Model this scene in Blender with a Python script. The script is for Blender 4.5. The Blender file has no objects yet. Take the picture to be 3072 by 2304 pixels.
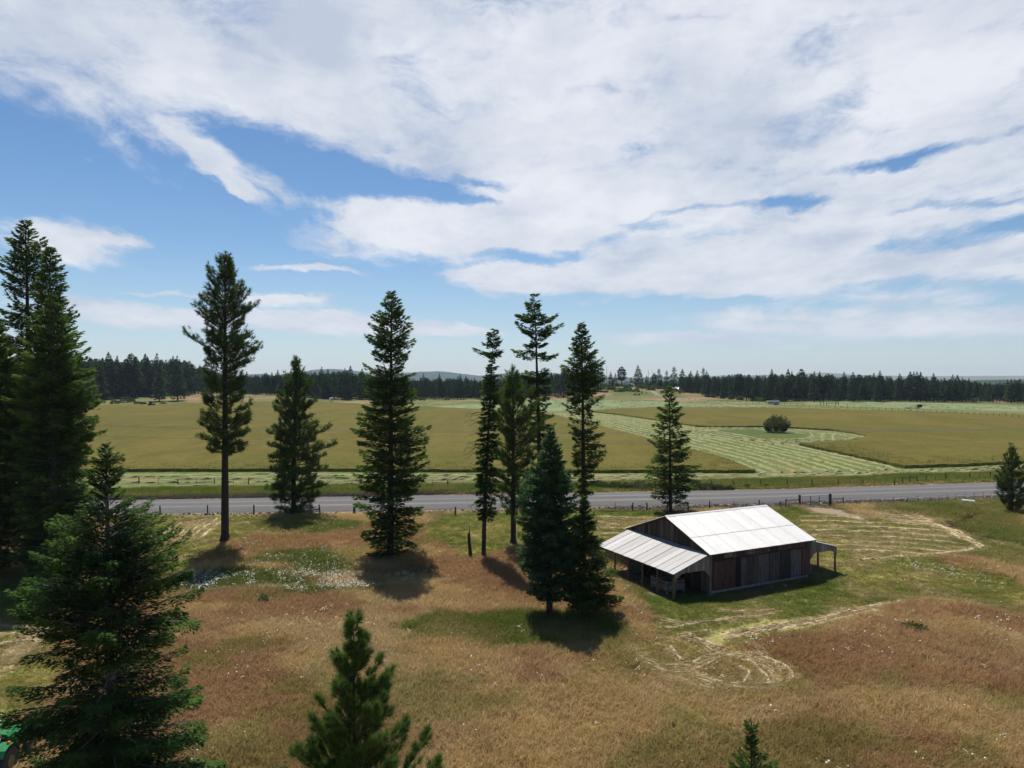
import bpy, bmesh, math, random
import numpy as np
from mathutils import Vector, Matrix

random.seed(7)
RS = np.random.RandomState(11)
S = bpy.context.scene
COL = S.collection

# ------------------------------------------------------------ camera
F, CX, HY, EYE = 2137.0, 1536.0, 1135.0, 16.5     # focal length, centre, horizon of the drone picture (px of 3072) and eye height in m
cam_d = bpy.data.cameras.new('camera'); cam = bpy.data.objects.new('camera', cam_d); COL.objects.link(cam)
cam.location = (0, 0, EYE); cam.rotation_euler = (math.radians(90), 0, 0)
cam_d.sensor_width = 36; cam_d.lens = F / 3072 * 36
cam_d.shift_y = -(1152 - HY) / 3072
cam_d.clip_start = .5; cam_d.clip_end = 60000
S.camera = cam

# ------------------------------------------------------------ sun, sky
SUN_EL = math.radians(60); SD = Vector((-.25, .97, 0)).normalized()
sun_vec = Vector((SD.x*math.cos(SUN_EL), SD.y*math.cos(SUN_EL), math.sin(SUN_EL)))
sd = bpy.data.lights.new('sun', 'SUN'); sd.energy = 5.0; sd.angle = math.radians(.6); sd.color = (1, .94, .83)
sun = bpy.data.objects.new('sun', sd); COL.objects.link(sun)
sun.rotation_euler = sun_vec.to_track_quat('Z', 'Y').to_euler(); sun.location = (0, 0, 300)
S.view_settings.view_transform = 'Standard'; S.view_settings.look = 'None'
S.view_settings.gamma = 1; S.view_settings.use_curve_mapping = False
S.view_settings.exposure = 0.32
try:
    S.cycles.use_denoising = True
    S.cycles.max_bounces = 6; S.cycles.diffuse_bounces = 2; S.cycles.glossy_bounces = 2
    S.cycles.transmission_bounces = 3; S.cycles.volume_bounces = 0; S.cycles.transparent_max_bounces = 4
except Exception: pass

class NT:
    """small node graph helper"""
    def __init__(s, tree): s.t = tree; s.n = tree.nodes; s.l = tree.links
    def node(s, kind, **kw):
        n = s.n.new(kind)
        for k, v in kw.items(): setattr(n, k, v)
        return n
    def put(s, sock, v):
        if isinstance(v, bpy.types.NodeSocket): s.l.new(v, sock)
        elif v is not None:
            if hasattr(sock, 'default_value'):
                try: sock.default_value = v
                except Exception: sock.default_value = tuple(v) + (1,)
    def math(s, op, a, b=None, c=None, clamp=False):
        n = s.node('ShaderNodeMath', operation=op, use_clamp=clamp); s.put(n.inputs[0], a); s.put(n.inputs[1], b)
        if c is not None: s.put(n.inputs[2], c)
        return n.outputs[0]
    def vmath(s, op, a, b=None, scale=None):
        n = s.node('ShaderNodeVectorMath', operation=op); s.put(n.inputs[0], a)
        if b is not None: s.put(n.inputs[1], b)
        if scale is not None: s.put(n.inputs['Scale'], scale)
        return n.outputs[0]
    def noise(s, vec, scale, detail=4, rough=.55, dist=0, out=0):
        n = s.node('ShaderNodeTexNoise'); s.put(n.inputs['Vector'], vec); n.inputs['Scale'].default_value = scale
        n.inputs['Detail'].default_value = detail; n.inputs['Roughness'].default_value = rough; n.inputs['Distortion'].default_value = dist
        return n.outputs[out]
    def maprange(s, v, a, b, c=0., d=1., smooth=False):
        n = s.node('ShaderNodeMapRange'); s.put(n.inputs[0], v)
        for i, x in enumerate((a, b, c, d)): s.put(n.inputs[i+1], x)
        if smooth: n.interpolation_type = 'SMOOTHSTEP'
        return n.outputs[0]
    def mix(s, f, a, b, mode='MIX'):
        n = s.node('ShaderNodeMix', data_type='RGBA', blend_type=mode); s.put(n.inputs[0], f)
        def c(x): return tuple(x) + (1,) if not isinstance(x, bpy.types.NodeSocket) and len(x) == 3 else x
        s.put(n.inputs[6], c(a)); s.put(n.inputs[7], c(b)); return n.outputs[2]
    def ramp(s, f, stops):
        n = s.node('ShaderNodeValToRGB'); s.put(n.inputs[0], f); e = n.color_ramp.elements
        while len(e) < len(stops): e.new(.5)
        for i, (p, c) in enumerate(stops): e[i].position = p; e[i].color = tuple(c) + (1,)
        return n.outputs[0]
    def mapping(s, v, loc=(0,0,0), rot=(0,0,0), sc=(1,1,1), kind='POINT'):
        n = s.node('ShaderNodeMapping', vector_type=kind); s.put(n.inputs[0], v)
        n.inputs[1].default_value = loc; n.inputs[2].default_value = rot; n.inputs[3].default_value = sc
        return n.outputs[0]

W = bpy.data.worlds.new('World'); S.world = W; W.use_nodes = True
w = NT(W.node_tree); w.n.clear()
sky = w.node('ShaderNodeTexSky', sky_type='NISHITA', sun_disc=False, sun_elevation=SUN_EL,
             sun_rotation=math.atan2(sun_vec.x, sun_vec.y), altitude=900, air_density=1.0, dust_density=.3, ozone_density=2.2)
hs_ = w.node('ShaderNodeHueSaturation'); hs_.inputs['Saturation'].default_value = 1.18; w.l.new(sky.outputs[0], hs_.inputs['Color'])
bg_sky = w.node('ShaderNodeBackground'); w.l.new(hs_.outputs[0], bg_sky.inputs[0]); bg_sky.inputs[1].default_value = .078
tc = w.node('ShaderNodeTexCoord'); D3 = tc.outputs['Generated']
sx = w.node('ShaderNodeSeparateXYZ'); w.l.new(D3, sx.inputs[0])
AZ = w.math('ARCTAN2', sx.outputs[0], sx.outputs[1]); EL = w.math('ARCSINE', sx.outputs[2])
cm = w.node('ShaderNodeCombineXYZ'); w.l.new(AZ, cm.inputs[0]); w.l.new(EL, cm.inputs[1]); AE = cm.outputs[0]
den = w.math('ADD', w.math('MAXIMUM', sx.outputs[2], 0.0), .16)
cp = w.node('ShaderNodeCombineXYZ'); w.l.new(w.math('DIVIDE', sx.outputs[0], den), cp.inputs[0]); w.l.new(w.math('DIVIDE', sx.outputs[1], den), cp.inputs[1])
PL = cp.outputs[0]                                     # the sky as a flat cloud deck
DK = 1539.
def sky_ae(px, py):
    dx = (px - 1106)/DK; dy = (817 - py)/DK
    return math.atan(dx), math.atan(dy/math.sqrt(1 + dx*dx))
# ragged edges: warp the layout by noise taken on the cloud deck
wn = w.noise(w.mapping(PL, rot=(0,0,.35), sc=(1.0, .55, 1)), 2.2, 6, .6, out=1)
wv = w.vmath('MULTIPLY', w.vmath('SUBTRACT', wn, (.5,.5,.5)), (.16, .07, 0))
wn2 = w.noise(w.mapping(PL, loc=(5,3,0), rot=(0,0,.35), sc=(1.0, .4, 1)), 9, 5, .65, out=1)
wv2 = w.vmath('MULTIPLY', w.vmath('SUBTRACT', wn2, (.5,.5,.5)), (.05, .022, 0))
fade_w = w.maprange(EL, .0, .22, .12, 1.0)
AEW = w.vmath('ADD', AE, w.vmath('SCALE', w.vmath('ADD', wv, wv2), scale=fade_w))
s2 = w.node('ShaderNodeSeparateXYZ'); w.l.new(AEW, s2.inputs[0])
fc = w.node('ShaderNodeFloatCurve')
edge = [(-500,215),(0,235),(150,285),(300,352),(420,395),(560,405),(600,470),(630,545),(800,560),(900,575),(960,605),(1100,642),(1300,652),(1400,645),(1480,665),(1600,705),(1800,722),(2212,742),(2900,740)]
a0, a1 = -math.pi, math.pi
pts = [(-math.pi, .30)] + [sky_ae(*p) for p in edge] + [(math.pi, .30)]
cv = fc.mapping.curves[0]
for i, (a, e) in enumerate(pts):
    X = (a - a0)/(a1 - a0); Y = e/.6
    if i < 2: cv.points[i].location = (X, Y)
    else: cv.points.new(X, Y)
ps = sorted(cv.points, key=lambda p: p.location[0])
for p in cv.points: p.handle_type = 'VECTOR'
fc.mapping.update()
w.l.new(w.maprange(s2.outputs[0], a0, a1), fc.inputs['Value'])
yb = w.math('MULTIPLY', fc.outputs[0], .6)
cover = w.maprange(w.math('SUBTRACT', s2.outputs[1], yb), -.026, .075, -1., .86)
def blob(px, py, rx, ry, rot=0):
    a, e = sky_ae(px, py)
    m = w.mapping(AEW, loc=(a, e, 0), rot=(0, 0, math.radians(-rot)), sc=(rx/DK*1.5, ry/DK*1.5, 1), kind='TEXTURE')
    g = w.node('ShaderNodeTexGradient', gradient_type='SPHERICAL'); w.l.new(m, g.inputs[0]); return g.outputs[1]
HOLES = [(760,378,270,42,13,2.6),(610,445,110,60,0,1.8),(1030,425,110,16,10,1.8),(1255,438,55,18,0,1.2),(1070,395,70,14,6,1.0),(1165,552,110,14,2,1.2),
         (1710,440,80,13,-4,1.5),(1500,455,150,9,-3,.8),(1990,330,150,13,-3,1.5),(2160,478,120,18,-6,1.7),(1960,535,100,16,-4,1.6),
         (1990,608,110,14,0,1.3),(2190,625,70,20,0,1.2),(1480,655,70,14,2,1.4),(1580,650,70,9,0,.9),(1380,480,120,10,8,.7),(1250,640,70,10,0,.6),(2050,440,110,10,-4,.9),(1390,335,60,12,0,.6),(160,320,160,16,24,.8),(1700,700,110,7,3,1.2)]
PUFFS = [(150,522,105,34,4,1.9),(265,676,160,27,4,2.0),(650,583,120,9,1,1.7),(600,642,110,12,2,1.8),(420,633,190,7,1,1.3),(700,695,240,26,2,2.1),(960,712,120,14,3,2.0),
         (1480,736,170,13,3,1.7),(1690,750,80,5,2,.9),(320,528,80,9,6,.8),(500,350,130,35,18,1.2),(520,395,70,18,25,1.2),(1010,470,400,50,-4,1.2),(1500,585,380,45,-2,1.2),(1800,705,400,28,2,1.2),(330,490,60,7,3,.35),(1140,600,190,22,2,1.1)]
acc = cover
for (x, y, rx, ry, r, a) in HOLES: acc = w.math('MULTIPLY_ADD', blob(x, y, rx, ry, r), -a, acc)
# the sunlit part of the sky overhead and behind is open, which is why the shadows are crisp
acc = w.math('SUBTRACT', acc, w.math('MULTIPLY', w.maprange(EL, .60, .95, 0, 1, True), 2.0))
acc = w.math('SUBTRACT', acc, w.math('MULTIPLY', w.maprange(sx.outputs[1], .35, -.25, 0, 1, True), 1.7))
acc = w.math('MAXIMUM', acc, -1.1)
for (x, y, rx, ry, r, a) in PUFFS: acc = w.math('MULTIPLY_ADD', blob(x, y, rx, ry, r), a*1.55, acc)
n1 = w.noise(w.mapping(PL, rot=(0,0,.5), sc=(1.0, .52, 1)), 3.2, 11, .64, .35)
n2 = w.noise(w.mapping(AEW, loc=(9,2,0), rot=(0,0,-.12), sc=(1.0, 3.6, 1)), 5.5, 8, .66, .6)
tex = w.math('ADD', w.math('MULTIPLY', w.math('SUBTRACT', n1, .5), 3.2), w.math('MULTIPLY', w.math('SUBTRACT', n2, .5), 2.3))
thick = w.math('ADD', acc, tex)
alpha = w.maprange(thick, -.42, .92, 0, 1, True)
# shading of the cloud itself
n3 = w.noise(w.mapping(PL, loc=(3,7,0), rot=(0,0,.2), sc=(.8, .5, 1)), 2.6, 7, .6)
ccol = w.ramp(w.math('ADD', n3, w.math('MULTIPLY', w.math('SUBTRACT', n2, .5), .35)), [(.36, (.54,.60,.72)), (.50, (.70,.74,.82)), (.66, (.84,.86,.91))])
lowc = w.maprange(EL, 0, .16, 1, 0)
ccol = w.mix(w.math('MULTIPLY', lowc, .6), ccol, (.60,.66,.76))
bg_c = w.node('ShaderNodeBackground'); w.l.new(ccol, bg_c.inputs[0]); bg_c.inputs[1].default_value = .82
alpha = w.math('MULTIPLY', alpha, w.maprange(EL, .008, .06, .0, .95))
veil = w.maprange(EL, .0, .20, .42, .0, True)
# thin veil that whitens the blue low down
bg_v = w.node('ShaderNodeBackground'); bg_v.inputs[0].default_value = (.37,.46,.60,1)
mv = w.node('ShaderNodeMixShader'); w.l.new(veil, mv.inputs[0]); w.l.new(bg_sky.outputs[0], mv.inputs[1]); w.l.new(bg_v.outputs[0], mv.inputs[2])
mx = w.node('ShaderNodeMixShader'); w.l.new(alpha, mx.inputs[0]); w.l.new(mv.outputs[0], mx.inputs[1]); w.l.new(bg_c.outputs[0], mx.inputs[2])
wo = w.node('ShaderNodeOutputWorld'); w.l.new(mx.outputs[0], wo.inputs[0])
W.cycles.sampling_method = 'MANUAL'; W.cycles.sample_map_resolution = 512

HAZE = 6e-5

# ------------------------------------------------------------ picking positions
def gp(px, py, z=0.0):
    """a point of the drone picture (px of 3072) -> the place on the ground at height z"""
    d = F*(EYE - z)/(py - HY); return ((px - CX)/F*d, d)
def gd(px, py, z=0.0):                                # same, px of 2212
    return gp(px*1.38879, py*1.38879, z)
def zz(x0, y0, s):                                    # px inside an enlarged detail -> px of 3072
    return lambda pts: [gp(x0 + x*s, y0 + y*s) for x, y in pts]

# ------------------------------------------------------------ value noise in numpy
def _h(ix, iy, seed):
    n = (ix*374761393 + iy*668265263 + seed*1442695041) & 0x7fffffff
    n = ((n ^ (n >> 13))*1274126177) & 0x7fffffff
    return ((n ^ (n >> 16)) & 0xffff)/65535.
def vn(x, y, seed=0):
    ix = np.floor(x).astype(np.int64); iy = np.floor(y).astype(np.int64); fx = x-ix; fy = y-iy
    fx = fx*fx*(3-2*fx); fy = fy*fy*(3-2*fy)
    a = _h(ix,iy,seed); b = _h(ix+1,iy,seed); c = _h(ix,iy+1,seed); d = _h(ix+1,iy+1,seed)
    return (a*(1-fx)+b*fx)*(1-fy) + (c*(1-fx)+d*fx)*fy
def fbm(x, y, sc, seed=0, oct=4):
    s = 0; a = .5; t = 0
    for i in range(oct):
        s = s + a*vn(x/sc+i*17.3, y/sc+i*9.1, seed+i); t += a; a *= .5; sc = sc/2.03
    return s/t
def sstep(x, a, b):
    t = np.clip((x-a)/(b-a), 0, 1); return t*t*(3-2*t)
def sdist(x, y, poly):
    """signed distance to a polygon, positive inside"""
    P = np.array(poly); Q = np.roll(P, -1, 0); best = np.full(x.shape, 1e18); ins = np.zeros(x.shape, bool)
    for (ax, ay), (bx_, by) in zip(P, Q):
        dx, dy = bx_-ax, by-ay; L = dx*dx+dy*dy+1e-12
        t = np.clip(((x-ax)*dx+(y-ay)*dy)/L, 0, 1)
        best = np.minimum(best, (x-ax-t*dx)**2+(y-ay-t*dy)**2)
        c = ((ay > y) != (by > y)) & (x < (bx_-ax)*(y-ay)/(by-ay+1e-12)+ax); ins ^= c
    return np.where(ins, 1, -1)*np.sqrt(best)
def ldist(x, y, line):
    best = np.full(x.shape, 1e18)
    for (ax, ay), (bx_, by) in zip(line[:-1], line[1:]):
        dx, dy = bx_-ax, by-ay; L = dx*dx+dy*dy+1e-12
        t = np.clip(((x-ax)*dx+(y-ay)*dy)/L, 0, 1)
        best = np.minimum(best, (x-ax-t*dx)**2+(y-ay-t*dy)**2)
    return np.sqrt(best)

# ------------------------------------------------------------ terrain
def terrain(x, y):
    x = np.asarray(x, float); y = np.asarray(y, float)
    z = 9.0*np.exp(-((x-100)/62)**2-((y-640)/75)**2)                 # low knoll with the farmhouse
    z = z + 3.0*sstep(y, 440, 560)*sstep(-x, 80, 180)
    z = z + .35*(fbm(x, y, 9, 5)-.5)*sstep(y, 20, 30)*(1-sstep(y, 70, 82))
    return z
def tz(x, y): return float(terrain(np.array([x]), np.array([y]))[0])

# road edges
far_e = [gp(*p) for p in [(-900,1512),(0,1506),(420,1500),(1098,1489),(1779,1478),(2372,1467),(2983,1447),(3400,1431),(4200,1400)]]
near_e = [gp(*p) for p in [(-900,1555),(0,1547),(400,1542),(1098,1536),(1779,1522),(2230,1512),(2562,1500),(2973,1489),(3400,1474),(4200,1450)]]
ROAD = far_e + near_e[::-1]

z3 = zz(1750,1400,.40687); z4 = zz(0,1300,.6052); z4b = zz(2572,1280,.30139); z7 = zz(2200,1500,.48471); z7b = zz(350,1480,.45208); z8 = zz(800,1700,.36402)
P_left = [gd(*p) for p in [(60,1020),(640,1019),(1280,1022),(1632,1022),(1560,992),(1488,973),(1400,949),(1290,920),(1184,894),(1050,886),(919,880),(800,875),(698,870),(560,871),(440,872),(340,874),(205,878),(60,884)]]
P_right = [gd(*p) for p in [(1276,890),(1330,884),(1429,881),(1600,882),(1708,883),(1950,889),(2212,897),(2600,910),(2600,994),(2400,998),(2212,1001),(2090,1008),(1954,1012),(1902,1000),(1799,977.5),(1728,962),(1790,957.5),(1845,953.5),(1872,944),(1840,937),(1799,931),(1728,926.5),(1640,923),(1560,924),(1502,922),(1415,908),(1340,897)]]
P_isl = [gd(*p) for p in [(1506,934),(1560,928),(1640,929),(1742,938),(1738,945),(1690,948),(1600,947),(1540,942)]]
HAYFIELDS = [P_left, P_right]

mown_right = z7([(300,90),(420,60),(620,80),(830,130),(1000,85),(1230,110),(1330,160),(1440,190),(1560,250),(1640,310),(1450,350),(1240,370),(1330,430),(1800,520),(1810,700),(1500,640),(1100,600),(900,660),(760,720),(560,810),(330,870),(150,920),(-100,900),(-400,830),(-520,600),(-420,380),(-300,250)])
mown_left = [gd(*p) for p in [(240,1112),(480,1108),(545,1112),(600,1125),(540,1160),(470,1175),(400,1230),(330,1250),(240,1250)]]
mown_mid = [gd(*p) for p in [(930,1112),(1030,1105),(1400,1105),(1700,1108),(1760,1130),(1700,1160),(1400,1150),(1320,1160),(1300,1200),(1170,1180),(1000,1215),(930,1160)]]
swirl = z3([(300,1290),(560,1260),(900,1210),(1250,1350),(1480,1430),(1590,1600),(1400,1690),(900,1700),(560,1590),(380,1450)])
straw_right = z7([(560,60),(700,90),(850,140),(1060,150),(1240,130),(1340,180),(1560,270),(1500,330),(1150,350),(900,330),(640,270),(500,200),(450,110)])
daisy = [gd(*p) for p in [(395,1262),(450,1235),(540,1215),(575,1195),(700,1185),(770,1215),(800,1245),(790,1280),(600,1275),(480,1283),(400,1288)]]
daisy2 = [gd(*p) for p in [(760,1240),(900,1225),(950,1240),(900,1262),(800,1285)]]
green1 = [gd(*p) for p in [(540,1128),(640,1118),(770,1125),(775,1145),(700,1158),(560,1150)]]
green2 = [gd(*p) for p in [(870,1352),(960,1322),(1080,1318),(1180,1318),(1350,1330),(1370,1370),(1300,1400),(1160,1395),(1000,1385),(900,1370)]]
green3 = z3([(60,320),(700,330),(640,380),(100,380)]) ; green4 = z3([(1430,310),(1600,310),(1700,350),(1780,375),(1560,385),(1450,370)])
green5 = z4b([(100,760),(1400,700),(1700,800),(1700,1250),(1500,1180),(1100,1060),(930,980),(870,950),(640,870),(150,860)])
green6 = z4b([(1450,1180),(1700,1260),(1700,1420),(1100,1280),(900,1250),(1200,1180)])
green7 = z3([(700,1010),(1100,950),(1500,880),(1900,780),(2000,820),(1800,960),(1500,1060),(1200,1080),(900,1050)])
green8 = z3([(270,790),(700,960),(700,1040),(520,1000),(300,850)])
greenL = [gd(*p) for p in [(-300,1230),(0,1235),(100,1250),(90,1330),(0,1370),(-300,1380)]]
mownLL = [gd(*p) for p in [(-300,1370),(0,1350),(160,1360),(150,1450),(60,1560),(-300,1640)]]
red1 = z7([(850,700),(1000,640),(1180,640),(1330,740),(1500,860),(1800,960),(1800,1150),(1500,1160),(1200,1060),(960,880),(700,880)])
red2 = z3([(1220,1290),(1500,1250),(1700,1200),(1800,1400),(1750,1560),(1560,1500),(1330,1400)])
red3 = z4b([(740,1310),(1000,1310),(1300,1390),(1600,1480),(1500,1500),(1080,1440),(850,1370)])
red4 = [gd(*p) for p in [(1000,1262),(1060,1238),(1150,1250),(1240,1290),(1240,1318),(1150,1300),(1020,1300)]]
pinkL = [gd(*p) for p in [(150,1205),(280,1200),(330,1225),(260,1240),(180,1235)]]
verge_far = None
gateway = z7([(440,40),(600,40),(800,100),(860,140),(620,95),(500,75)])
ditch = z4b([(900,990),(1010,955),(1130,905),(1190,880)]); ditch2 = z4b([(900,990),(980,1020),(1180,1090),(1400,1140),(1660,1200),(1900,1260)])
track = z3([(2300,1000),(2212,1015),(1900,1090),(1700,1140),(1450,1190),(1250,1235),(1000,1285)])
green_l1 = [gp(*p) for p in [(2092,1304),(2240,1342),(2400,1386),(2500,1415),(2578,1440)]]; green_l2 = [gp(*p) for p in [(2230,1322),(2330,1345),(2470,1385),(2620,1425)]]
knoll_mown = [gd(*p) for p in [(930,879),(1184,890),(1290,884),(1429,880.5),(1560,879),(1700,877),(1560,873),(1440,869),(1300,866),(1184,864),(1000,874)]]
far_right_mown = [gd(*p) for p in [(1740,874),(1900,880),(2212,889),(2700,902),(2700,882),(2212,876),(2000,870),(1800,867),(1740,868)]]
drive = [gd(*p) for p in [(1345,841),(1358,848),(1380,853),(1400,858),(1420,862),(1560,868),(1720,874)]]

C = lambda *v: np.array(v)
def blend(c, m, k): return c*(1-m[:, None]) + (k if k.ndim == 2 else k[None, :])*m[:, None]
def zone(x, y):
    """ground colour, grass height and flower chance at each place"""
    n = len(x)
    wx = x + (fbm(x,y,5,21)-.5)*3.2; wy = y + (fbm(x,y,5,22)-.5)*4.2
    big = fbm(x,y*.8,13,1); mid = fbm(x,y,4.2,2); fine = fbm(x,y,1.1,3,3)
    tan = C(.52,.38,.185); straw = C(.63,.485,.265); red = C(.37,.215,.115); green = C(.165,.18,.032); olive = C(.27,.25,.080)
    col = np.tile(tan, (n,1)); h = np.full(n, .34); fl = .09*sstep(fbm(x,y,2.2,31), .54, .72)
    col = blend(col, sstep(mid*.6+big*.5, .50, .66), straw*.85)
    col = blend(col, .75*sstep(fbm(x+y*.6,y*1.5,9,41)*.62+mid*.38, .48, .60), red)
    col = blend(col, .5*sstep(fbm(x,y,6,51)*.6+fine*.3+.02, .50, .62), green*1.15+.01)
    def P(poly, soft=1.): return sstep(sdist(wx,wy,poly), -soft, soft)
    for r in (red1,red2,red3,red4): col = blend(col, .62*P(r,1.5)*sstep(fine+mid,.6,1.05), red)
    m = np.maximum.reduce([P(mown_right,.6), P(mown_left,.8), P(mown_mid,.8), P(mownLL,.8)])
    mow = blend(np.tile(olive,(n,1)), sstep(mid*.5+fine*.5,.42,.6)*.8, C(.135,.165,.038)); mow = blend(mow, sstep(fbm(x,y,3,61),.5,.66)*.7, C(.32,.26,.13))
    col = col*(1-m[:,None]) + mow*m[:,None]; h = h*(1-m)+.10*m; fl = fl*(1-.75*m)
    m = P(straw_right,.8); st = fbm(x*.35+y*.1, y*1.4, 1.6, 71, 3)
    col = blend(col, m*(.3+.7*sstep(st,.42,.64))*.25, C(.36,.29,.155))
    m = P(swirl,.9); s2 = fbm(x+y*.5, y*1.3-x*.2, 1.1, 73, 3); col = blend(col, m*.55, C(.20,.175,.06)); col = blend(col, m*sstep(s2,.45,.62)*.12, C(.36,.28,.15)); h = h*(1-m)+.09*m
    for g, a in ((green1,.9),(green2,.95),(green3,.9),(green4,1.),(green5,.85),(green6,.7),(green7,.62),(green8,.8),(greenL,.8)):
        m = P(g,.9)*a*(.55+.45*sstep(mid*.5+fine*.5,.35,.55)); col = blend(col, m, blend(np.tile(C(.105,.170,.028),(n,1)), sstep(fine,.4,.7)*.5, C(.19,.19,.05)))
        if g in (green1,green2,green5): h = np.maximum(h, .38*m)
    for d, a, g in ((daisy,.55,.85),(daisy2,.22,.4)):
        m = P(d,1.); col = blend(col, m*g*sstep(mid,.2,.5), C(.09,.15,.025)); fl = np.maximum(fl, a*m*(.15+.85*sstep(fbm(x,y,1.6,81)+.05*(58-y)/10,.34,.72)))
    for d, a in ((z4b([(350,1380),(520,1360),(900,1400),(1080,1480),(1060,1510),(700,1430),(400,1400)]),.5),(z4b([(980,1500),(1300,1500),(1500,1580),(1380,1640),(1150,1600)]),.2),
                 (z7([(1560,780),(1680,720),(1800,760),(1810,900),(1680,900)]),.25),(z7([(1000,770),(1180,770),(1220,800),(1100,830)]),.25),(z3([(1320,1280),(1480,1290),(1640,1340),(1580,1370),(1350,1340)]),.22),
                 (z7([(1450,1560),(1560,1580),(1600,1680),(1400,1680)]),.15),(green1,.08)):
        fl = np.maximum(fl, a*P(d,.5))
    m = P(gateway,.7); col = blend(col, m*.9, C(.22,.175,.13)); h = h*(1-m)
    m = P(pinkL,.7); col = blend(col, m*.8, C(.30,.17,.09))
    for dl, wd in ((ditch,.5),(ditch2,.45)):
        m = 1-sstep(ldist(wx*.35+x*.65,wy*.35+y*.65,dl),wd*.4,wd*1.6); col = blend(col, m*.95, C(.035,.028,.02)); h = h*(1-m)
    m = 1-sstep(ldist(wx,wy,track),.5,1.3); col = blend(col, m*.2, C(.42,.34,.19)); h = h*(1-.8*m)
    # road margins
    dr = sdist(x,y,ROAD)
    m = (1-sstep(-dr + (fine-.5)*1.5 - 1.2*sstep(x,10,20)*(1-sstep(x,52,60)), 1.6, 3.0))*(dr < 0)
    near_side = y < np.interp(x, [p[0] for p in far_e], [p[1] for p in far_e])
    right = sstep(x, 8, 16)
    col = blend(col, m*near_side*(.55+.45*right), C(.105,.088,.076)); h = h*(1-m*near_side*.9)
    edge = np.interp(x, [p[0] for p in far_e], [p[1] for p in far_e]); past = y - edge
    m = sstep(past,.2,.9)*(1-sstep(past,9.0,10.5)); vg = blend(np.tile(C(.125,.180,.034),(n,1)), sstep(fbm(x,y,5,91)*.7+fine*.3,.42,.62)*.75, C(.22,.195,.062))
    col = col*(1-m[:,None]) + vg*m[:,None]; h = np.where(past > .2, .42, h); fl = fl*(past < 0)
    col = blend(col, sstep(-x,0,15)*sstep(past,0,.3)*(1-sstep(past+fine,2.2,3.0)), C(.115,.095,.078))
    # cut hay ground beyond the far fence
    m = sstep(past,9.6,11.); lines = .5+.5*np.sin(past*1.0+mid*3); b = blend(np.tile(C(.110,.140,.042),(n,1)), sstep(fbm(x,y,6,101),.42,.6)*.7, C(.075,.115,.032))
    b = blend(b, .5*sstep(fbm(x,y,3.,103,3),.50,.62), C(.18,.15,.07)); col = col*(1-m[:,None]) + b*m[:,None]; h = np.where(past > 9.8, 0, h)
    for gl in (green_l1, green_l2):
        m = 1-sstep(ldist(x,y,gl),.9,2.0); col = blend(col, m*.6, C(.095,.135,.026))
    m = P(P_isl,1.2); col = blend(col, m, blend(np.tile(C(.062,.10,.024),(n,1)), sstep(fbm(x,y,4,151),.4,.6)*.6, C(.10,.11,.035)))
    for q in (knoll_mown, far_right_mown):
        m = P(q,1.5); f3 = fbm(x*.6,y*1.2,2.6,111,3); col = blend(col, m, blend(np.tile(C(.19,.23,.12),(n,1)), sstep(f3,.45,.58)*.7, C(.09,.135,.055)))
    farm = sstep(y, 462, 480)*(1-np.maximum(P(knoll_mown,2), P(far_right_mown,2)))
    wild = blend(np.tile(C(.13,.135,.055),(n,1)), sstep(fbm(x,y,24,121),.45,.58), C(.23,.15,.09)); wild = blend(wild, sstep(fbm(x,y,30,123),.5,.62)*.8, C(.07,.105,.03))
    col = col*(1-farm[:,None]) + wild*farm[:,None]
    m = 1-sstep(ldist(x,y,drive),1.2,2.6); col = blend(col, m*.8, C(.26,.22,.18))
    m = sstep(y,900,1500); col = blend(col, m, C(.03,.05,.022))
    # under the barn
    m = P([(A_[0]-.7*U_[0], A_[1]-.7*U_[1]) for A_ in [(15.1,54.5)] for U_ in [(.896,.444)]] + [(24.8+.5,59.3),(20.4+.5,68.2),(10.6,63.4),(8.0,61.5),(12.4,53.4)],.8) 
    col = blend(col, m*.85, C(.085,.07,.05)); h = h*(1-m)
    col *= (.86 + .28*fine)[:,None]
    return col, h, fl

# ------------------------------------------------------------ materials
MATS = {}
def mat(name, build):
    if name in MATS: return MATS[name]
    m = bpy.data.materials.new(name); m.use_nodes = True; g = NT(m.node_tree); g.n.clear()
    o = g.node('ShaderNodeOutputMaterial'); sh = build(g); g.l.new(sh, o.inputs[0]); MATS[name] = m; return m
def princ(g, col, rough=.8, metal=0., bump=None, bstr=.3, bdist=.05, spec=.3, alpha=None):
    p = g.node('ShaderNodeBsdfPrincipled'); g.put(p.inputs['Base Color'], col if isinstance(col, bpy.types.NodeSocket) else tuple(col)+(1,))
    g.put(p.inputs['Roughness'], rough); g.put(p.inputs['Metallic'], metal); p.inputs['Specular IOR Level'].default_value = spec
    if bump is not None:
        b = g.node('ShaderNodeBump'); b.inputs['Strength'].default_value = bstr; b.inputs['Distance'].default_value = bdist; g.put(b.inputs['Height'], bump); g.l.new(b.outputs[0], p.inputs['Normal'])
    return p.outputs[0]
def objco(g): return g.node('ShaderNodeTexCoord').outputs['Object']
def wpos(g): return g.node('ShaderNodeNewGeometry').outputs['Position']
def attr(g, name, kind='GEOMETRY', out=0):
    return g.node('ShaderNodeAttribute', attribute_name=name, attribute_type=kind).outputs[out]
def orand(g): return g.node('ShaderNodeObjectInfo').outputs['Random']

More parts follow.
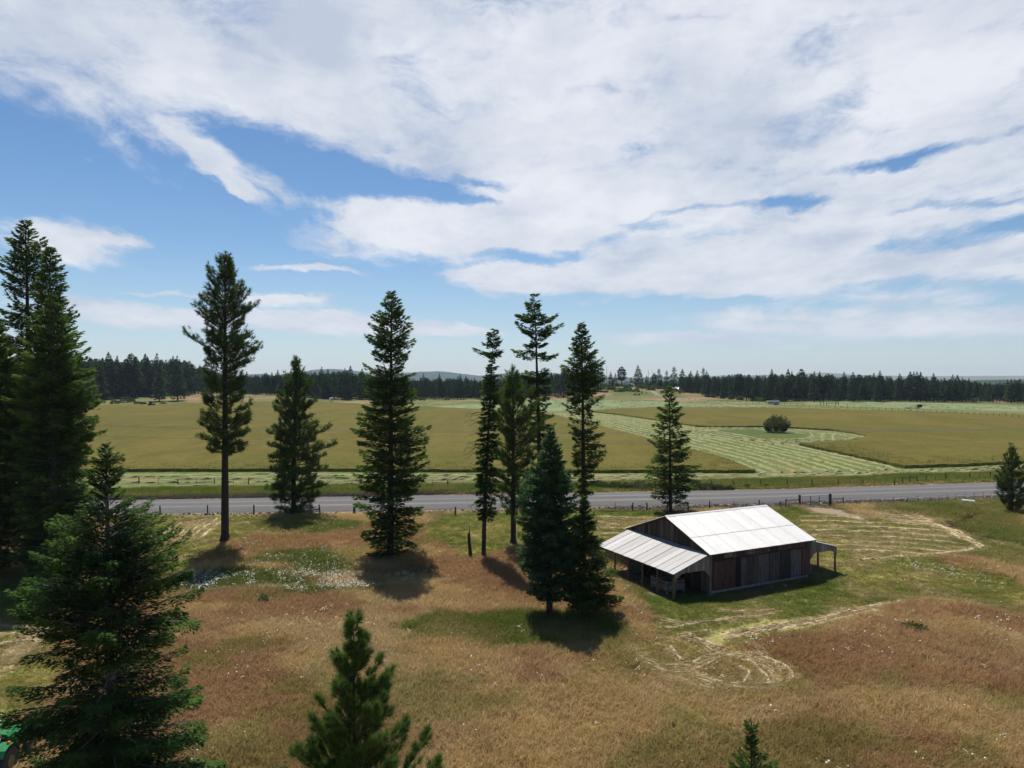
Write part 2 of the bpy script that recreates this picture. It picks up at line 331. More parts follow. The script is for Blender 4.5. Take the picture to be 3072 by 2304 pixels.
def m_plain(name, col, rough=.7, metal=0., var=.25, sc=3., bstr=.2):
    def b(g):
        n = g.noise(objco(g), sc, 4); c = g.mix(g.maprange(n,.3,.7,0,1), [v*(1-var) for v in col], [min(1,v*(1+var)) for v in col])
        return princ(g, c, rough, metal, n, bstr)
    return mat(name, b)
def _ground(g):
    P = wpos(g); c = attr(g, 'col')
    n1 = g.noise(P, 2.4, 5, .7); n2 = g.noise(g.mapping(P, sc=(1,.5,1)), 9, 3, .7)
    f = g.math('ADD', g.maprange(n1,.3,.7,.68,1.3), g.maprange(n2,.3,.7,-.18,.18))
    c2 = g.vmath('SCALE', c, scale=f)
    return princ(g, c2, .95, 0, n2, .5, .12, spec=.05)
M_GROUND = mat('ground', _ground)
def _road(g):
    P = wpos(g); n = g.noise(P, 3, 5, .7); big = g.noise(g.mapping(P, sc=(.25,1.1,1)), .8, 4)
    c = g.mix(g.maprange(n,.3,.7), (.078,.075,.078), (.125,.120,.122)); v = attr(g, 'lane', out=2)
    c = g.mix(g.math('MULTIPLY', v, .85), c, (.215,.21,.21)); c = g.mix(g.maprange(big,.45,.7,0,.45), c, (.12,.115,.115))
    return princ(g, c, .9, 0, n, .3, .03, spec=.1)
M_ROAD = mat('gravel_road', _road)
def _crop(g):
    P = wpos(g)
    a = g.noise(g.mapping(P, sc=(.10,.035,1)), 1.0, 5, .6); b = g.noise(g.mapping(P, sc=(.7,.9,.9)), 1.0, 5, .75); e = g.noise(g.mapping(P, loc=(40,7,0), sc=(.03,.02,1)), 1.0, 4)
    c = g.mix(g.maprange(a,.42,.58), (.124,.069,.015), (.182,.106,.030)); c = g.mix(g.maprange(e,.48,.64,0,.6), c, (.100,.080,.014)); c = g.mix(g.maprange(b,.35,.75,0,.4), c, (.175,.125,.045))
    c = g.mix(g.math('MULTIPLY', attr(g,'green',out=2), .9), c, (.055,.088,.016))
    f = g.math('ADD', g.maprange(b,.3,.7,.75,1.2), 0.0)
    return princ(g, g.vmath('SCALE', c, scale=f), .95, 0, b, .6, .3, spec=.05)
M_CROP = mat('standing_grass', _crop)
def _leaf(g, dark, light, trans=.38):
    t = attr(g, 'tone', out=2); r = orand(g)
    c = g.mix(t, dark, light); c = g.vmath('SCALE', c, scale=g.maprange(r,0,1,.85,1.2))
    d = g.node('ShaderNodeBsdfDiffuse'); g.l.new(c, d.inputs[0]); tr = g.node('ShaderNodeBsdfTranslucent'); g.put(tr.inputs[0], g.mix(.5, c, (.06,.10,.02)))
    m = g.node('ShaderNodeMixShader'); m.inputs[0].default_value = trans; g.l.new(d.outputs[0], m.inputs[1]); g.l.new(tr.outputs[0], m.inputs[2])
    return m.outputs[0]
def m_leaf(name, dark, light, trans=.38): return mat(name, lambda g: _leaf(g, dark, light, trans))
M_FIR = m_leaf('fir_needles', (.034,.070,.024), (.140,.220,.050))
M_PINEN = m_leaf('near_pine_needles', (.045,.095,.028), (.155,.235,.055), .45)
M_FIRN = m_leaf('near_fir_needles', (.024,.060,.024), (.100,.185,.046))
M_FIRB = m_leaf('blue_fir_needles', (.030,.080,.042), (.105,.205,.085))
M_PINE = m_leaf('pine_needles', (.038,.078,.027), (.125,.190,.050))
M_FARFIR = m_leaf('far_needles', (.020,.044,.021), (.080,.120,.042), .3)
M_BUSH = m_leaf('bush_leaves', (.06,.065,.03), (.19,.18,.085))
M_GREENBUSH = m_leaf('green_bush_leaves', (.04,.07,.018), (.11,.15,.035))
M_SAGE = m_leaf('sage_leaves', (.05,.055,.035), (.13,.13,.075))
def _bark(g):
    O = objco(g); n = g.noise(g.mapping(O, sc=(6,6,1.2)), 1.6, 5, .7)
    return princ(g, g.mix(g.maprange(n,.3,.7), (.030,.024,.020), (.085,.068,.055)), .95, 0, n, .8, .04, spec=.1)
M_BARK = mat('bark', _bark)
M_GREYBARK = mat('grey_bark', lambda g: princ(g, g.mix(g.maprange(g.noise(g.mapping(objco(g), sc=(5,5,1.5)), 2, 5),.3,.7), (.05,.045,.042), (.20,.19,.185)), .95))
M_DEAD = m_plain('dead_wood', (.12,.105,.095), .95)
def _tuft(g):
    c = attr(g, 'col', 'INSTANCER'); t = attr(g, 'tone', out=2)
    c = g.vmath('SCALE', c, scale=g.maprange(t,0,1,.82,1.2))
    d = g.node('ShaderNodeBsdfDiffuse'); g.l.new(c, d.inputs[0]); tr = g.node('ShaderNodeBsdfTranslucent'); g.l.new(c, tr.inputs[0])
    m = g.node('ShaderNodeMixShader'); m.inputs[0].default_value = .48; g.l.new(d.outputs[0], m.inputs[1]); g.l.new(tr.outputs[0], m.inputs[2])
    return m.outputs[0]
M_TUFT = mat('grass_blades', _tuft)
def _hay(g):
    P = wpos(g); n = g.noise(g.mapping(P, sc=(1,1.3,2)), 3.2, 5, .75); b = g.noise(P, .25, 3)
    c = g.mix(g.maprange(n,.33,.66), (.14,.15,.05), (.33,.33,.18)); c = g.mix(g.maprange(b,.4,.65,0,.6), c, (.27,.25,.13))
    return princ(g, c, .95, 0, n, .9, .2, spec=.05)
M_HAY = mat('cut_hay', _hay)
def _strawm(g):
    P = wpos(g); n = g.noise(g.mapping(P, sc=(1,1.3,2)), 5, 5, .75)
    c = g.mix(g.maprange(n,.33,.66), (.30,.235,.13), (.62,.51,.32))
    return princ(g, c, .95, 0, n, .9, .1, spec=.05)
M_STRAW = mat('dry_straw', _strawm)

# ------------------------------------------------------------ mesh and object helpers
def mesh_np(name, V, Fc, mats=(), attrs=None, smooth=False, mi=None):
    """V (n,3); Fc (m,3) or (m,4)"""
    V = np.ascontiguousarray(V, np.float32); Fc = np.ascontiguousarray(Fc, np.int32); k = Fc.shape[1]; m = len(Fc)
    me = bpy.data.meshes.new(name); me.vertices.add(len(V)); me.vertices.foreach_set('co', V.ravel())
    me.loops.add(m*k); me.loops.foreach_set('vertex_index', Fc.ravel())
    me.polygons.add(m); me.polygons.foreach_set('loop_start', np.arange(0, m*k, k, dtype=np.int32)); me.polygons.foreach_set('loop_total', np.full(m, k, np.int32))
    if mi is not None: me.polygons.foreach_set('material_index', np.ascontiguousarray(mi, np.int32))
    me.polygons.foreach_set('use_smooth', np.full(m, smooth, bool))
    for mm in mats: me.materials.append(mm)
    me.update(calc_edges=True)
    for an, (kind, arr) in (attrs or {}).items():
        a = me.attributes.new(an, kind, 'POINT'); arr = np.ascontiguousarray(arr, np.float32)
        if kind == 'FLOAT_COLOR':
            if arr.shape[1] == 3: arr = np.hstack([arr, np.ones((len(arr),1), np.float32)])
            a.data.foreach_set('color', arr.ravel().astype(np.float32))
        elif kind == 'FLOAT_VECTOR': a.data.foreach_set('vector', arr.ravel())
        else: a.data.foreach_set('value', arr.ravel())
    return me
def link(name, data, parent=None, loc=None, rot=None):
    o = bpy.data.objects.new(name, data); COL.objects.link(o)
    if parent is not None: o.parent = parent
    if loc is not None: o.location = loc
    if rot is not None: o.rotation_euler = rot
    return o
def tag(o, label, cat, group=None, kind=None):
    if label: o['label'] = label
    if cat: o['category'] = cat
    if group: o['group'] = group
    if kind: o['kind'] = kind
    return o
def thing(name, label, cat, loc=(0,0,0), rz=0., group=None):
    return tag(link(name, None, None, loc, (0,0,rz)), label, cat, group)
def struct(o): o['kind'] = 'structure'; return o
class MB:
    """collects simple solids into one mesh"""
    def __init__(s): s.v = []; s.f = []
    def add(s, vs, fs):
        k = len(s.v); s.v += [tuple(v) for v in vs]; s.f += [tuple(i+k for i in f) for f in fs]; return s
    def box(s, x0, x1, y0, y1, z0, z1):
        return s.add([(x0,y0,z0),(x1,y0,z0),(x1,y1,z0),(x0,y1,z0),(x0,y0,z1),(x1,y0,z1),(x1,y1,z1),(x0,y1,z1)],
                     [(3,2,1,0),(4,5,6,7),(0,1,5,4),(1,2,6,5),(2,3,7,6),(3,0,4,7)])
    def bar(s, p, q, w, h=None, up=(0,0,1)):
        p, q = Vector(p), Vector(q); d = (q-p).normalized(); u = Vector(up)
        if abs(d.dot(u)) > .98: u = Vector((1,0,0))
        a = d.cross(u).normalized(); b = a.cross(d); h = h or w; c = []
        for e in (p, q):
            for i, j in ((-1,-1),(1,-1),(1,1),(-1,1)): c.append(e + a*i*w/2 + b*j*h/2)
        return s.add(c, [(3,2,1,0),(4,5,6,7),(0,1,5,4),(1,2,6,5),(2,3,7,6),(3,0,4,7)])
    def tube(s, pts, rad, n=8, caps=True):
        pts = [Vector(p) for p in pts]; rad = rad if hasattr(rad, '__len__') else [rad]*len(pts); vs = []; fs = []
        ref = Vector((0,0,1)) if abs((pts[-1]-pts[0]).normalized().z) < .9 else Vector((1,0,0))
        for i, p in enumerate(pts):
            d = (pts[min(i+1,len(pts)-1)] - pts[max(i-1,0)]).normalized(); a = d.cross(ref).normalized(); b = d.cross(a)
            for j in range(n):
                t = 2*math.pi*j/n; vs.append(p + a*math.cos(t)*rad[i] + b*math.sin(t)*rad[i])
        for i in range(len(pts)-1):
            for j in range(n): fs.append((i*n+j, i*n+(j+1)%n, (i+1)*n+(j+1)%n, (i+1)*n+j))
        if caps: fs.append(tuple(range(n-1,-1,-1))); fs.append(tuple((len(pts)-1)*n+j for j in range(n)))
        return s.add(vs, fs)
    def mesh(s, name, m, smooth=False):
        me = bpy.data.meshes.new(name); me.from_pydata(s.v, [], s.f); me.materials.append(m); me.update()
        if smooth: me.polygons.foreach_set('use_smooth', [True]*len(me.polygons))
        return me
    def obj(s, name, m, parent=None, bevel=0., smooth=False, loc=None, rot=None):
        me = s.mesh(name, m, smooth)
        if bevel:
            bm = bmesh.new(); bm.from_mesh(me); bmesh.ops.bevel(bm, geom=bm.edges[:], offset=bevel, segments=2, affect='EDGES', clamp_overlap=True); bm.to_mesh(me); bm.free()
        return link(name, me, parent, loc, rot)
def copy_tree(o, parent=None, label=None):
    c = o.copy(); COL.objects.link(c); c.parent = parent
    if label: c['label'] = label
    for ch in list(o.children): copy_tree(ch, c)
    return c
def scatter(name, P, attrs, srcs, label, cat, sel=None):
    """many small copies on points: grass, flowers, stones (nobody could count them)"""
    me = bpy.data.meshes.new(name); me.vertices.add(len(P)); me.vertices.foreach_set('co', np.ascontiguousarray(P, np.float32).ravel())
    for an, (kind, arr) in attrs.items():
        a = me.attributes.new(an, kind, 'POINT'); arr = np.ascontiguousarray(arr, np.float32)
        if kind == 'FLOAT_COLOR': a.data.foreach_set('color', np.hstack([arr, np.ones((len(arr),1))]).ravel().astype(np.float32))
        elif kind == 'FLOAT_VECTOR': a.data.foreach_set('vector', arr.ravel())
        else: a.data.foreach_set('value', arr.ravel())
    o = link(name, me); tag(o, label, cat, kind='stuff')
    ng = bpy.data.node_groups.new(name, 'GeometryNodeTree')
    ng.interface.new_socket('Geometry', in_out='INPUT', socket_type='NodeSocketGeometry'); ng.interface.new_socket('Geometry', in_out='OUTPUT', socket_type='NodeSocketGeometry')
    N, L = ng.nodes, ng.links; gi = N.new('NodeGroupInput'); go = N.new('NodeGroupOutput')
    def na(nm, kind):
        q = N.new('GeometryNodeInputNamedAttribute'); q.data_type = kind; q.inputs[0].default_value = nm; return q.outputs[0]
    join = N.new('GeometryNodeJoinGeometry'); var = na('var', 'FLOAT')
    for i, src in enumerate(srcs):
        ip = N.new('GeometryNodeInstanceOnPoints'); oi = N.new('GeometryNodeObjectInfo'); oi.inputs[0].default_value = src
        L.new(gi.outputs[0], ip.inputs['Points']); L.new(oi.outputs['Geometry'], ip.inputs['Instance'])
        L.new(na('rot', 'FLOAT_VECTOR'), ip.inputs['Rotation']); L.new(na('scl', 'FLOAT_VECTOR'), ip.inputs['Scale'])
        if len(srcs) > 1:
            cmp = N.new('FunctionNodeCompare'); cmp.data_type = 'FLOAT'; cmp.operation = 'EQUAL'; cmp.inputs['Epsilon'].default_value = .1
            L.new(var, cmp.inputs[0]); cmp.inputs[1].default_value = float(i); L.new(cmp.outputs[0], ip.inputs['Selection'])
        L.new(ip.outputs[0], join.inputs[0])
    L.new(join.outputs[0], go.inputs[0])
    md = o.modifiers.new('scatter', 'NODES'); md.node_group = ng
    return o

# rows of dry straw, as lines on the ground
thin = []
for k in range(8):                                         # dried rows on the mown patch right of the barn
    y = 104 + k*29; thin.append(z7([(430+k*9+random.uniform(-30,30), y-2),(620, y+random.uniform(-5,5)),(850, y+9+random.uniform(-4,4)),(1060, y+16),(1240+k*4, y+18+k*3.5),(1330+k*8, y+26+k*4)]))
for k in range(0, 6, 2): thin.append(z7([(1240+k*20,150+k*6),(1400,200+k*9),(1480+k*10,248+k*7),(1550-k*16,285+k*5),(1340-k*40,330+k*4),(1050-k*45,352+k*3),(860-k*20,375)]))
for k in range(6): thin.append(z4b([(150+k*40,860+k*14),(400,868+k*16),(640,895+k*14),(860,950+k*14)]))
for k in range(4): thin.append(z3([(120,370+k*42),(300,377+k*40),(620,372+k*10)]))
for k in range(6): thin.append(z7b([(180+k*70,330-k*3),(300+k*70,270-k*10),(430+k*60,200-k*8)]))
for k in range(5): thin.append(zz(0,1750,.33397)([(0-k*60,830-k*120),(180-k*20,640-k*60),(320,560-k*40),(560-k*40,480-k*50)]))
thin.append(z7b([(400,690),(700,655),(1000,640),(1500,625),(2000,600),(2212,590)]))
loops = [z3(q) for q in [
 [(320,1310),(480,1420),(600,1475),(740,1470),(900,1400),(1000,1385)],[(330,1335),(480,1440),(640,1500),(800,1500),(930,1440),(1010,1400)],
 [(640,1330),(690,1400),(740,1440)],[(900,1330),(950,1370),(1040,1395)],[(780,1260),(900,1300),(1035,1350)],
 [(800,1520),(900,1560),(1050,1605),(1250,1625),(1420,1605),(1550,1575),(1545,1530),(1480,1470),(1370,1430),(1240,1390)],
 [(820,1540),(950,1590),(1100,1640),(1300,1650),(1450,1625)],[(1150,1480),(1210,1530),(1190,1590),(1150,1620)],[(1260,1440),(1330,1500),(1390,1560),(1380,1610)],
 [(1010,1400),(1100,1390),(1240,1410),(1330,1450),(1420,1520)],[(560,1540),(700,1590),(900,1640),(1050,1670)],[(420,1430),(560,1520),(760,1590)],[(1210,1290),(1300,1340),(1360,1400)],
 [(700,1250),(850,1215),(900,1210)],[(2212,1008),(2050,1045),(1850,1095),(1650,1140),(1450,1180),(1250,1225),(1050,1275)],[(2212,1022),(2000,1075),(1800,1120),(1600,1165),(1400,1205),(1200,1250)],[(1950,1060),(1700,1130),(1500,1160),(1300,1200),(1000,1230)],
 [(270,1000),(480,1100),(640,1140),(780,1170)],[(1000,1060),(1150,1075),(1400,1060)],[(600,1180),(900,1140),(1200,1110),(1400,1090)]]]

def straw_tint(x, y, c):
    k = np.where((y > 24) & (y < 92) & (np.abs(x) < 80))[0]; X, Y = x[k], y[k]; jx = X+(fbm(X,Y,2.2,141)-.5)*.35; jy = Y+(fbm(X,Y,2.2,142)-.5)*.45; m = np.zeros(len(k))
    for ls, w_, a in ((thin,.40,.8),(loops,.30,.55)):
        for l in ls:
            P = np.array(l); b = (X > P[:,0].min()-2) & (X < P[:,0].max()+2) & (Y > P[:,1].min()-2) & (Y < P[:,1].max()+2)
            if b.any(): d = ldist(jx[b], jy[b], l); m[b] = np.maximum(m[b], a*(1-sstep(d, w_*.35, w_*1.3)))
    m *= .5+.5*sstep(fbm(X,Y,.9,143),.35,.6); c = c.copy(); c[k] = c[k]*(1-m[:,None]) + np.array([.58,.47,.285])*m[:,None]; return c
# ------------------------------------------------------------ ground sheet
def grid_axis(segs):
    out = []
    for a, b, s0, s1 in segs:
        x = a; 
        while x < b - 1e-6:
            out.append(x); t = (x-a)/(b-a); x += s0*(s1/s0)**t
    out.append(segs[-1][1]); return np.array(out)
gy = grid_axis([(-3000,-50,600,20),(-50,24,12,1.5),(24,75,.40,.45),(75,115,.45,.8),(115,300,.9,2.2),(300,700,2.3,5),(700,2500,8,200),(2500,30000,300,6000)])
gx = grid_axis([(-30000,-2500,6000,400),(-2500,-300,300,12),(-300,-70,8,1.2),(-70,-30,1.0,.5),(-30,45,.42,.42),(45,90,.5,1.1),(90,400,1.2,8),(400,2500,12,400),(2500,30000,500,6000)])
GX, GY = np.meshgrid(gx, gy); fx, fy = GX.ravel(), GY.ravel()
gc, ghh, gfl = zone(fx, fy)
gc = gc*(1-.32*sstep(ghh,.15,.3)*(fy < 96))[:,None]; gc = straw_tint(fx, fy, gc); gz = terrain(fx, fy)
ddist = np.minimum(ldist(fx,fy,ditch), ldist(fx,fy,ditch2)); gz = gz - .35*(1-sstep(ddist,.3,1.1))*((fx > 25) & (fx < 90))
nx, ny = len(gx), len(gy); I = np.arange(nx*ny).reshape(ny, nx)
Q = np.stack([I[:-1,:-1], I[:-1,1:], I[1:,1:], I[1:,:-1]], -1).reshape(-1,4)
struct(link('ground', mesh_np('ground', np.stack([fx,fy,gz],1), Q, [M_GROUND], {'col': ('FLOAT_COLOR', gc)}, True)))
print('ground', nx, ny, nx*ny)

# road: crowned gravel sheet with pale wheel tracks
xs = np.arange(-160, 330, 1.0)
ye = np.interp(xs, [p[0] for p in near_e], [p[1] for p in near_e]); yf = np.interp(xs, [p[0] for p in far_e], [p[1] for p in far_e])
T = np.linspace(0, 1, 25); V = []; LN = []
for i, x in enumerate(xs):
    for t in T:
        jit = (vn(np.array([x*.7]), np.array([t*3+ (5 if t > .5 else 0)]), 77)[0]-.5)*(.7 if t in (0, 1) else 0)
        V.append((x, ye[i]+(yf[i]-ye[i])*t+jit, .05+.22*math.sin(math.pi*t)**.8 - (.12 if t in (0, 1) else 0)))
        c = vn(np.array([x*.05]), np.array([t*2.]), 79)[0]
        LN.append(max(math.exp(-((t-.33)/.035)**2), .9*math.exp(-((t-.62)/.035)**2), .35*math.exp(-((t-.80)/.03)**2))*(.4+.9*c))
V = np.array(V); V[:,2] += terrain(V[:,0], V[:,1]); n = len(T); I = np.arange(len(xs)*n).reshape(-1, n)
struct(link('road', mesh_np('road', V, np.stack([I[:-1,:-1],I[1:,:-1],I[1:,1:],I[:-1,1:]],-1).reshape(-1,4), [M_ROAD], {'lane': ('FLOAT', np.array(LN))}, True)))

# standing hay: uncut grass standing above the mown ground, with green sides
def densify(poly, step):
    out = []
    for (ax, ay), (bx_, by) in zip(poly, poly[1:]+poly[:1]):
        L = math.hypot(bx_-ax, by-ay); k = max(1, int(L/step))
        for i in range(k): out.append((ax+(bx_-ax)*i/k, ay+(by-ay)*i/k))
    return out
def crop(name, poly, H, label):
    pts = densify(poly, 1.2); bm = bmesh.new(); bot = []; top = []; ins = []
    A = sum(x0*y1-x1*y0 for (x0,y0),(x1,y1) in zip(pts, pts[1:]+pts[:1]))
    if A < 0: pts.reverse()
    k = len(pts)
    for i, (x, y) in enumerate(pts):
        px_, py_ = pts[i-1]; nx_, ny_ = pts[(i+1)%k]; d = Vector((nx_-px_, ny_-py_)).normalized(); nrm = Vector((-d.y, d.x)); j = random.uniform(-.25,.25)
        z = tz(x, y)
        bot.append((x+nrm.x*j, y+nrm.y*j, z)); top.append((x+nrm.x*(j+.25), y+nrm.y*(j+.25), z+H*random.uniform(.8,1.05))); ins.append((x+nrm.x*2.2, y+nrm.y*2.2, z+H))
    V = bot+top; me = bpy.data.meshes.new(name)
    bmv = [bm.verts.new(v) for v in V]; 
    for i in range(k): j = (i+1)%k; bm.faces.new((bmv[i],bmv[j],bmv[k+j],bmv[k+i]))
    edges = [bm.edges.get((bmv[k+i],bmv[k+(i+1)%k])) for i in range(k)]
    bmesh.ops.triangle_fill(bm, use_beauty=True, edges=edges, normal=(0,0,1))
    bmesh.ops.recalc_face_normals(bm, faces=bm.faces)
    bm.to_mesh(me); bm.free(); me.materials.append(M_CROP)
    a = me.attributes.new('green', 'FLOAT', 'POINT'); vals = [1.0]*k+[.55]*k+[0.]*(len(me.vertices)-2*k); a.data.foreach_set('value', vals)
    return tag(link(name, me), label, 'hay field', kind='stuff')
crop('standing_hay', P_left, .55, 'uncut olive hay standing left of the diagonal mown strip')
crop('standing_hay', P_right, .55, 'uncut olive hay standing right of the mown strip round the lone bush')

# windrows of cut hay
def ribbons(name, lines, w, h, m, label, step=.45, jit=.5, gap=.4):
    Vs = []; Fs = []; k = 0
    for ln in lines:
        P = np.array(ln, float); seg = np.hypot(*np.diff(P, axis=0).T); cum = np.concatenate([[0], np.cumsum(seg)])
        if cum[-1] < 1: continue
        s = np.arange(0, cum[-1], step); X = np.interp(s, cum, P[:,0]); Y = np.interp(s, cum, P[:,1])
        sd_ = RS.randint(1000); off = (fbm(s, s*0+sd_, 7, sd_)-.5)*jit*2.4 + (vn(s/.9, s*0+sd_, sd_+1)-.5)*jit
        dx = np.gradient(X); dy = np.gradient(Y); L = np.hypot(dx,dy)+1e-9; nx_, ny_ = -dy/L, dx/L
        ww = w*(.55+.9*vn(s/1.1, s*0, sd_+2)); hh = h*(.35+1.2*vn(s/.8, s*0, sd_+3))*np.clip(3*vn(s/9, s*0, sd_+4)-gap, 0, 1)
        gz_ = terrain(X, Y)
        prof = [(-1,-.06),(-.55,.75),(0,1),(.5,.7),(1,-.06)]
        for u, v in prof:
            r = RS.uniform(.75,1.25,len(s)); Vs.append(np.stack([X+nx_*(off+u*ww/2*r), Y+ny_*(off+u*ww/2*r), gz_+v*hh*RS.uniform(.7,1.3,len(s))+.01],1))
        n = len(s); I = np.arange(5*n).reshape(5,n)+k; k += 5*n
        Fs.append(np.stack([I[:-1,:-1],I[:-1,1:],I[1:,1:],I[1:,:-1]],-1).reshape(-1,4))
    return tag(link(name, mesh_np(name, np.concatenate(Vs), np.concatenate(Fs), [m], None, False)), label, 'cut hay', kind='stuff')
def lerp_lines(A, B, n, t0=.04, t1=.96):
    def res(L):
        P = np.array(L, float); c = np.concatenate([[0], np.cumsum(np.hypot(*np.diff(P,axis=0).T))]); s = np.linspace(0,c[-1],60)
        return np.stack([np.interp(s,c,P[:,0]), np.interp(s,c,P[:,1])],1)
    a, b = res(A), res(B); return [a*(1-t)+b*t for t in np.linspace(t0,t1,n)]
LA = [gd(*p) for p in [(1640,1023),(1560,990),(1488,971),(1400,948),(1290,918),(1184,893)]]
LB = [gd(*p) for p in [(1958,1016),(1902,1001),(1799,978),(1728,963),(1640,945),(1502,923),(1415,909),(1276,891)]]
rows = lerp_lines(LA, LB, 10)
fence_y = lambda x: np.interp(x, [p[0] for p in far_e], [p[1] for p in far_e])
E1 = [(x, fence_y(x)+11.2) for x in range(-120, 330, 6)]; 
E2l = [gd(x, 1024.5) for x in range(60, 1700, 60)]
rows += lerp_lines(E1, [gd(*p) for p in [(-600,1022),(60,1024),(640,1024),(1280,1027),(1632,1028),(1800,1026),(1954,1017),(2212,1005),(2600,998),(3200,985)]], 5, .05, .97)
ring = []
cx_, cy_ = np.mean(np.array(P_isl), 0)
for k in (1.12, 1.3, 1.5): 
    ring.append([(cx_+(x-cx_)*k, cy_+(y-cy_)*(1+(k-1)*1.0)) for x, y in P_isl+[P_isl[0]]])
rows += ring
rows += [[gd(*p) for p in [(1720,960),(1790,955),(1850,949),(1868,944),(1840,939),(1790,933),(1700,927)]], [gd(*p) for p in [(1640,962),(1740,955),(1820,949),(1845,944),(1800,937),(1740,932)]]]
for i in range(9): 
    y0 = 866+i*2.1; rows.append([gd(*p) for p in [(1190+i*3,y0),(1300,y0+.5),(1429,y0+1),(1620,min(y0+3,880))]])
rows.append([gd(*p) for p in [(1640,880.6),(1708,881.5),(1950,887.5),(2212,895.5),(2600,908)]]); rows.append([gd(*p) for p in [(1500,879),(1708,880.3),(1950,886.3),(2212,893.9),(2600,906)]])
for i in range(5): rows.append([gd(*p) for p in [(1750,869+i*1.4),(1900,871+i*1.8),(2212,877+i*2.2),(2600,884+i*3)]])
rows.append([gd(*p) for p in [(440,870.4),(698,869),(919,876)]])
ribbons('hay_windrows', rows, .95, .22, M_HAY, 'pale green windrows of cut hay across the mown strips', .6, .45, .1)

ribbons('straw_rows', thin, .42, .10, M_STRAW, 'thin rows of dry straw raked over the mown patches', .3, .12, .3)
wide = []
for l in loops:
    for d in (-.14, .16): wide.append([(x+d*random.uniform(.6,1.4), y+d*random.uniform(.6,1.4)) for x, y in l])
ribbons('raked_straw', wide, .22, .07, M_STRAW, 'swirled bands of flattened pale straw in front of the barn', .22, .10, .5)
# cut-grass litter, small stalks lying over the mown ground
def stalks(lines, n, spread, col, ln=.45):
    Vs = []; 
    for l in lines:
        P = np.array(l, float); c = np.concatenate([[0], np.cumsum(np.hypot(*np.diff(P,axis=0).T))]); k = int(n*c[-1])
        s = RS.uniform(0,c[-1],k); X = np.interp(s,c,P[:,0])+RS.normal(0,spread,k); Y = np.interp(s,c,P[:,1])+RS.normal(0,spread,k); Vs.append(np.stack([X,Y],1))
    return np.concatenate(Vs)
STK = np.concatenate([stalks(thin, 3, .12, None), stalks(loops, 6, .16, None)])

# ------------------------------------------------------------ grass, flowers, stones
def hidden(name, me): return bpy.data.objects.new(name, me)      # source shape, not linked to the scene by itself
def tuft_mesh(seed, n=13, spread=.27, h=1., wd=.032, lean=.5):
    r = np.random.RandomState(seed); V = []; Fc = []; T = []
    for i in range(n):
        a = r.uniform(0, 6.28); R = spread*math.sqrt(r.uniform()); bx, by = R*math.cos(a), R*math.sin(a); t = r.uniform(0, 6.28); L = lean*r.uniform(.2,1)*h; hh = h*r.uniform(.55,1.1)
        tx, ty = bx+L*math.cos(t), by+L*math.sin(t); o = r.uniform(0, 3.14); wx, wy = wd/2*math.cos(o), wd/2*math.sin(o); k = len(V)
        mx_, my_ = bx+(tx-bx)*.35, by+(ty-by)*.35
        V += [(bx-wx,by-wy,-.05),(bx+wx,by+wy,-.05),(mx_+wx*.8,my_+wy*.8,hh*.6),(mx_-wx*.8,my_-wy*.8,hh*.6),(tx,ty,hh)]
        Fc += [(k,k+1,k+2),(k,k+2,k+3),(k+3,k+2,k+4)]; v = r.uniform(0,1); T += [v*.5,v*.5,v*.8,v*.8,v]
    return mesh_np('grass_tuft', np.array(V), np.array(Fc), [M_TUFT], {'tone': ('FLOAT', np.array(T))})
tufts = [hidden('grass_tuft', tuft_mesh(i)) for i in range(3)]
def rand_pts(n, box, dens=None):
    x = RS.uniform(box[0], box[1], n); y = RS.uniform(box[2], box[3], n); k = (np.abs(x) < .80*y+6) | ((np.abs(x) < 1.05*y+16) & (RS.uniform(size=n) < .6)); return x[k], y[k]
def field(n, box, keep):
    x, y = rand_pts(n, box); c, h, fl = zone(x, y); k = keep(x, y, h) & (sdist(x,y,ROAD) < -.3)
    return x[k], y[k], c[k], h[k], fl[k]
X1 = field(120000, (-50,60,20,58), lambda x,y,h: h > .03); X2 = field(95000, (-80,100,58,96), lambda x,y,h: h > .03)
x, y, c, h, fl = [np.concatenate([a, b]) for a, b in zip(X1, X2)]
n = len(x); print('tufts', n)
k = (.8+.5*RS.uniform(size=n)); c = straw_tint(x, y, c)*(1.0+.22*(RS.uniform(size=n)-.5))[:,None]
far = 1+.35*(y > 58); sc = np.stack([far*RS.uniform(.8,1.3,n), far*RS.uniform(.8,1.3,n), h*k*1.15*(.55+.95*fbm(x,y,2.2,161,3))],1)
scatter('meadow_grass', np.stack([x,y,terrain(x,y)-.02],1), {'col': ('FLOAT_COLOR', c), 'scl': ('FLOAT_VECTOR', sc), 'rot': ('FLOAT_VECTOR', np.stack([RS.normal(0,.12,n),RS.normal(0,.12,n),RS.uniform(0,6.28,n)],1)), 'var': ('FLOAT', RS.randint(0,3,n).astype(float))},
        tufts, 'dry tan, reddish and green meadow grass round the barn and trees', 'grass')
